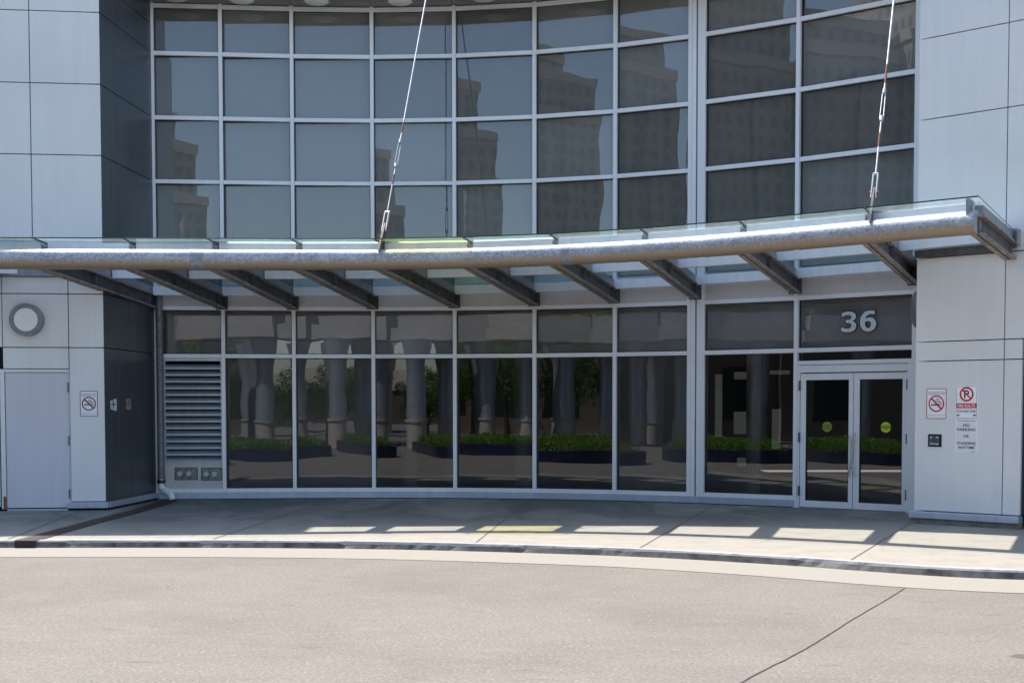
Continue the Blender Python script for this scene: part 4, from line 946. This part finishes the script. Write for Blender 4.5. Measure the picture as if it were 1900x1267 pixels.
# hanger rods
def rod(A, E, f_ring, f_t0, f_t1, rusts, label):
    """A: top of the front pipe, E: roof fascia; fractions along the rod"""
    A = Vector(A); E = Vector(E); d = (E - A).normalized(); L_ = (E - A).length
    Fm = Frame((A.x, A.y), (A.x + 1, A.y))
    hd = Vector((d.x, d.y, 0)).normalized(); sd = Vector((hd.y, -hd.x, 0))
    r0 = MB().tube([A + d * L_ * f_ring, A + d * L_ * f_t0], .011, 12).tube([A + d * L_ * f_t1, E], .0125, 12).build('hanger_rod', M['steel_rod'], CAN, smooth=True); r0['label'] = label
    q = MB()      # turnbuckle: two side bars and end nuts
    for s_ in (-1, 1): q.tube([A + d * L_ * f_t0 + sd * .022 * s_, A + d * L_ * f_t1 + sd * .018 * s_], .0065, 8)
    for f_ in (f_t0, f_t1): q.tube([A + d * (L_ * f_ - .035), A + d * (L_ * f_ + .035)], .024, 10)
    q.build('turnbuckle', M['steel_rod'], r0, smooth=True)
    q = MB()
    for a, b in rusts: q.tube([A + d * L_ * a, A + d * L_ * b], .0140, 12)
    q.build('rusty_sleeve', M['rod_rust'], r0, smooth=True)
    # lug plate standing on the pipe
    lug = A + Vector((0, 0, -.03)); n = sd * .012
    base0 = lug - hd * .14; base1 = lug + hd * .20; t0 = A + d * (L_ * f_ring * .72) - hd * .035; t1 = t0 + hd * .09
    lp = [base0, base1, base1 + Vector((0, 0, .03)), t1, t0]
    MB().hexa([p - n for p in lp], [p + n for p in lp]).build('lug_plate', M['beam'], r0)
    q = MB()      # fork
    a0, a1 = A + d * L_ * f_ring * .50, A + d * (L_ * f_ring + .015)
    for s_ in (-1, 1):
        o = sd * .027 * s_; u = hd * .035
        q.hexa([a0 + o - u - sd * .006, a0 + o + u - sd * .006, a0 + o + u + sd * .006, a0 + o - u + sd * .006], [a1 + o - u - sd * .006, a1 + o + u - sd * .006, a1 + o + u + sd * .006, a1 + o - u + sd * .006])
    q.tube([a1 - sd * .033, a1 + sd * .033], .018, 10)
    q.build('fork', M['steel_rod'], r0)
    c_ = A + d * L_ * f_ring * .60
    MB().tube([c_ - sd * .055, c_ + sd * .055], .026, 12).build('pin', M['rust'], r0, smooth=True)
M['rod_rust'] = simple('old_rod_rust', (.20, .09, .055), .85, 0, .5, 40)
M['steel_rod'] = simple('weathered_rod', (.48, .49, .51), .45, .35, .2, 12)
p1 = Vector(PIPE[6]) + Vector((.03, -.02, .135))
rod(p1, (-1.272, 21.8, 8.543), .112, .265, .346, ((.205, .235), (.375, .410)), 'hanger rod left of the middle with rusty ends')
p2 = Vector(PIPE[11]) + Vector((.03, -.02, .135))
rod(p2, (5.34, 18.7, 8.267), .13, .30, .385, ((.215, .255), (.41, .47)), 'hanger rod at the right with rusty ends')

# ------------------------------------------------------------------ what stands behind the camera and shows in the glass
def tower(name, x, y, w_, d_, h_, rot, mt, label, steps=((1, 0),)):
    t = empty(name, (x, y, -.08), label, 'building', None); t.rotation_euler.z = rot
    def bx(nm, x0, x1, y0, y1, z0, z1, m_):
        q = MB(); q.hexa([(x0, y0, z0), (x1, y0, z0), (x1, y1, z0), (x0, y1, z0)], [(x0, y0, z1), (x1, y0, z1), (x1, y1, z1), (x0, y1, z1)])
        me = bpy.data.meshes.new(nm); me.from_pydata([tuple(v) for v in q.v], [], q.f); me.materials.append(m_); me.update()
        o = bpy.data.objects.new(nm, me); col.objects.link(o); o.parent = t; return o
    z = 0
    for k, (fr_, hh) in enumerate(steps):
        w2, d2 = w_ * fr_ / 2, d_ * fr_ / 2
        bx('wall', -w2, w2, -d2, d2, z, z + hh * h_, mt)
        bx('cornice', -w2 - .25, w2 + .25, -d2 - .25, d2 + .25, z + hh * h_ - 1.6, z + hh * h_ + .3, M['cornice'])
        z += hh * h_ + .3
    for s_ in (-.3, .3):
        bx('bay', w_ * s_ - 2.2, w_ * s_ + 2.2, d_ / 2 - .1, d_ / 2 + 1.2, 0, steps[0][1] * h_ - 4, mt)
    return t
def at_az(deg, dist): a = R(deg); return (math.sin(a) * dist, 22 - math.cos(a) * dist)
TW = [(-10.6, 240, 22, 16, 56, ((1, .72), (.86, .17), (.6, .11)), 'tower_a', 'stepped stone tower far across the drive', -1.6),
      (-19.0, 235, 40, 20, 62, ((1, .74), (.90, .14), (.72, .12)), 'tower_b', 'broad grey stone tower with stepped top', -.4),
      (-31.2, 225, 36, 20, 66, ((1, .84), (.92, .10), (.6, .06)), 'tower_a', 'wide stone apartment tower with bays', 1.0),
      (-42.3, 215, 32, 20, 66, ((1, .90), (.9, .10)), 'tower_b', 'grey stone apartment slab', 2.3),
      (-52.0, 205, 30, 20, 72, ((1, .80), (.93, .20)), 'tower_a', 'tall stone tower over the drive', 3.7),
      (-59.6, 190, 34, 20, 59, ((1, .93), (.9, .07)), 'tower_b', 'grey tower nearest the pink stone block', 5.1)]
for az, dist, w_, d_, h_, st_, mt, lb, ox in TW:
    half = (w_ / 2 * math.cos(R(35)) + d_ / 2 * math.sin(R(35))) + .4
    ca = az - math.degrees(half / dist)
    x, y = at_az(ca, dist); x += ox; tower('apartment_tower', x, y, w_, d_, h_, R(ca - 35), M[mt], lb, st_)
x, y = at_az(2, 105); tower('low_block', x, y, 70, 10, 4.6, 0, M['tower_d'], 'long low brick block across the street', ((1, 1),))
x, y = at_az(-30, 60); tower('low_block', x, y, 34, 10, 7, R(-30), M['tower_c'], 'low pink stone block behind the trees', ((1, 1),))
x, y = at_az(-60, 42); tower('low_block', x, y, 34, 10, 8, R(-60), M['tower_c'], 'low pink stone block beside the drive', ((1, 1),))

# colonnade: metal clad columns on stone bases carrying a ring beam
def column(x, y, r, k):
    c = empty('colonnade_column', (x, y, -.08), 'flaring metal column %d on a round stone base' % k, 'column', 'columns of the colonnade')
    MB().tube([(x, y, -.08), (x, y, .95)], r * 1.02, 28).build('stone_base', M['stone_base'], c, smooth=True)
    MB().tube([(x, y, .95), (x, y, 1.03)], r * 1.16, 28).build('collar', M['stone_base'], c, smooth=True)
    n = 20; zs = [1.03 + 3.2 * i / n for i in range(n + 1)]
    MB().tube([(x, y, z) for z in zs], r, 24, rs=[r * (.95 + .55 * max(0, (z - 2.6) / 1.6) ** 2.2) for z in zs]).build('shaft', M['column_clad'], c, smooth=True)
cols = [(-4.9, -7.6), (-6.7, -6.8), (-8.5, -8.4), (-7.4, -11.2), (-10.5, -9.6), (-12.1, -8.9), (-14.2, -10.2), (-16.6, -7.7), (-18.0, -6.6), (-21.5, -4.5), (-22.7, -3.1), (-25.6, -.6), (-27, 2.8), (-4.8, -12.2), (-10, -14), (-6.0, -9.9), (-9.3, -11.8), (-13.3, -11.6), (-19.6, -8.6), (-24.0, -5.5)]
for k, (x, y) in enumerate(cols): column(x, y, .37, k + 1)
M['beam_clad'] = simple('warm_grey_beam_paint', (.30, .285, .275), .6)
pav = empty('colonnade_roof', (-14, -7, 4.2), 'flat grey metal clad roof over the colonnade', 'roof')
path = [(-3.4, -7.9), (-7.6, -8.3), (-11.6, -9.2), (-17, -7.4), (-22, -3.9), (-26.4, 1.0), (-28, 5)]
for k in range(len(path) - 1):
    F_ = Frame(path[k], path[k + 1]); z0 = 4.22 + .05 * (k % 2)
    MB().box(F_, .003, F_.L - .003, -1.4, 1.4, z0, 4.75).build('ring_beam', M['beam_clad'], pav)
    MB().box(F_, .2, F_.L - .2, -1.1, 1.0, 4.752, 5.35).build('upper_beam', M['beam_clad'], pav)
    MB().box(F_, F_.L * .3, F_.L * .62, -1.75, -1.41, 4.5, 5.15).build('fascia_box', M['purlin'], pav)
    MB().box(F_, F_.L * .05, F_.L * .95, -3.2, -2.9, 4.9, 5.0).build('edge_rail', M['white_metal'], pav)

# planter islands with hedges beside the drive
def leafcloud(name, mt, pts_fn, n, size, parent):
    q = MB()
    for _ in range(n):
        p = pts_fn(); a = Vector((random.gauss(0, 1), random.gauss(0, 1), random.gauss(0, 1))).normalized(); b = a.orthogonal().normalized(); c = a.cross(b); s_ = size * random.uniform(.6, 1.3)
        q.v += [p - b * s_, p + c * s_ * .55, p + b * s_, p - c * s_ * .55]; k = len(q.v) - 4; q.f.append((k, k + 1, k + 2, k + 3)); q.m.append(0)
    base = world_base(parent)
    me = bpy.data.meshes.new(name); me.from_pydata([tuple(v - base) for v in q.v], [], q.f); me.materials.append(mt); me.update()
    o = bpy.data.objects.new(name, me); col.objects.link(o); o.parent = parent; return o
def planter(poly, label, seed, hh=.44, n=16000):
    random.seed(seed)
    P_ = smooth_poly([(*p, 0) for p in poly] + [(*poly[0], 0)], 6)[:-1]; cx = sum(p.x for p in P_) / len(P_); cy = sum(p.y for p in P_) / len(P_)
    t = empty('planter', (cx, cy, -.08), label, 'planter', 'navy planters along the drive')
    c = Vector((cx, cy, 0)); inn = [p + (c - p).normalized() * .22 for p in P_]
    q = MB(); N = len(P_)
    for i in range(N):
        j = (i + 1) % N; U = Vector((0, 0, .28)); D_ = Vector((0, 0, -.08))
        q.quad(P_[i] + D_, P_[j] + D_, P_[j] + U, P_[i] + U); q.quad(P_[i] + U, P_[j] + U, inn[j] + U, inn[i] + U); q.quad(inn[i] + U, inn[j] + U, inn[j], inn[i])
    q.build('curb', M['navy'], t)
    q = MB(); q.f.append(tuple(range(N))); q.m.append(0); q.v = [p + Vector((0, 0, .2)) for p in inn]; q.build('soil', M['soil'], t)
    from mathutils.geometry import intersect_point_tri_2d
    def inside(x, y):
        r_ = False
        for i in range(N):
            a, b = P_[i], P_[(i + 1) % N]
            if (a.y > y) != (b.y > y) and x < (b.x - a.x) * (y - a.y) / (b.y - a.y) + a.x: r_ = not r_
        return r_
    xs = [p.x for p in P_]; ys = [p.y for p in P_]; clumps = []
    for _ in range(4000):
        x, y = random.uniform(min(xs), max(xs)), random.uniform(min(ys), max(ys))
        if inside(x, y) and min((p - Vector((x, y, 0))).length for p in P_) > .45: clumps.append((x, y, random.uniform(.26, .42)))
        if len(clumps) > 330: break
    def fn():
        x, y, r = random.choice(clumps); d = Vector((random.gauss(0, 1), random.gauss(0, 1), abs(random.gauss(0, 1)))).normalized() * r * random.uniform(.75, 1.05)
        return Vector((x + d.x, y + d.y, .25 + d.z * (hh / .42) * .8))
    leafcloud('hedge', M['hedge'], fn, n, .035, t)
planter([(-6.3, -3.4), (-5.0, -3.8), (-3.4, -1), (-3.3, 2.4), (-4.3, 2.9), (-5.2, .4)], 'narrow navy kerbed planter with a low green hedge nearest the drive', 3, n=14000)
planter([(-10.3, -1.6), (-8.9, -1.8), (-6.4, 1.0), (-5.7, 3.2), (-7, 3.9), (-9.4, 1.6)], 'second navy kerbed planter with a clipped green hedge', 4, n=14000)
planter([(-15.4, -1), (-13.5, -1.2), (-9.3, 3.6), (-7.4, 7.0), (-8.4, 8.4), (-11, 7.6), (-14, 4)], 'long navy kerbed planter with a green hedge beyond the drive', 8, n=22000)
planter([(-18.8, 6.5), (-14, 8.2), (-10.2, 9.3), (-9.9, 11.2), (-15.5, 11.8), (-19.2, 9.5)], 'navy kerbed planter with a thick green hedge left of the entrance', 5, n=24000)

def tree(x, y, h_, r, k):
    random.seed(100 + k)
    t = empty('street_tree', (x, y, -.08), 'leafy green street tree %d behind the colonnade' % k, 'tree', 'trees behind the colonnade')
    q = MB(); q.tube([(x, y, -.08), (x + .05, y, h_ * .3), (x - .05, y + .05, h_ * .65)], .12, 10, rs=[.16, .11, .05])
    for _ in range(6):
        a = random.uniform(0, 6.28); q.tube([(x, y, h_ * .3), (x + math.cos(a) * r * .35, y + math.sin(a) * r * .35, h_ * .5), (x + math.cos(a) * r * .7, y + math.sin(a) * r * .7, h_ * .72)], .05, 6, rs=[.06, .04, .015])
    q.build('trunk', M['trunk'], t, smooth=True)
    cl = [(random.gauss(0, .45) * r, random.gauss(0, .45) * r, h_ * random.uniform(.32, .95), random.uniform(.35, .75) * r * .6) for _ in range(26)]
    def fn():
        a, b, c, rr = random.choice(cl); d = Vector((random.gauss(0, 1), random.gauss(0, 1), random.gauss(0, .8))).normalized() * rr * random.uniform(.6, 1.05)
        return Vector((x + a + d.x, y + b + d.y, c + d.z))
    leafcloud('crown', M['leaf'], fn, 8000, .065, t)
for k, (x, y, h_, r) in enumerate([(-20, -13, 6.5, 2.6), (-15.5, -16, 6.0, 2.4), (-28.5, -8.5, 6.5, 2.6), (-9.6, -27, 3.6, 1.9), (-6.4, -20, 3.2, 1.5), (-3.0, -26, 3.4, 1.6), (-16.5, -24, 6.0, 2.6), (-13.2, -26, 5.0, 2.2), (-19, -18, 7, 3), (-25, -17, 7, 3), (-29, -12, 7.5, 3.2), (-31, -5, 7, 3), (-33, 1, 6.5, 2.8), (-24, -22, 8, 3.2), (-30, 6.5, 5.6, 2.4), (-22, 12.5, 4.6, 1.8), (-7.2, -38, 4.2, 2.0), (-36, -20, 9, 3.6)]): tree(x, y, h_, r, k + 1)
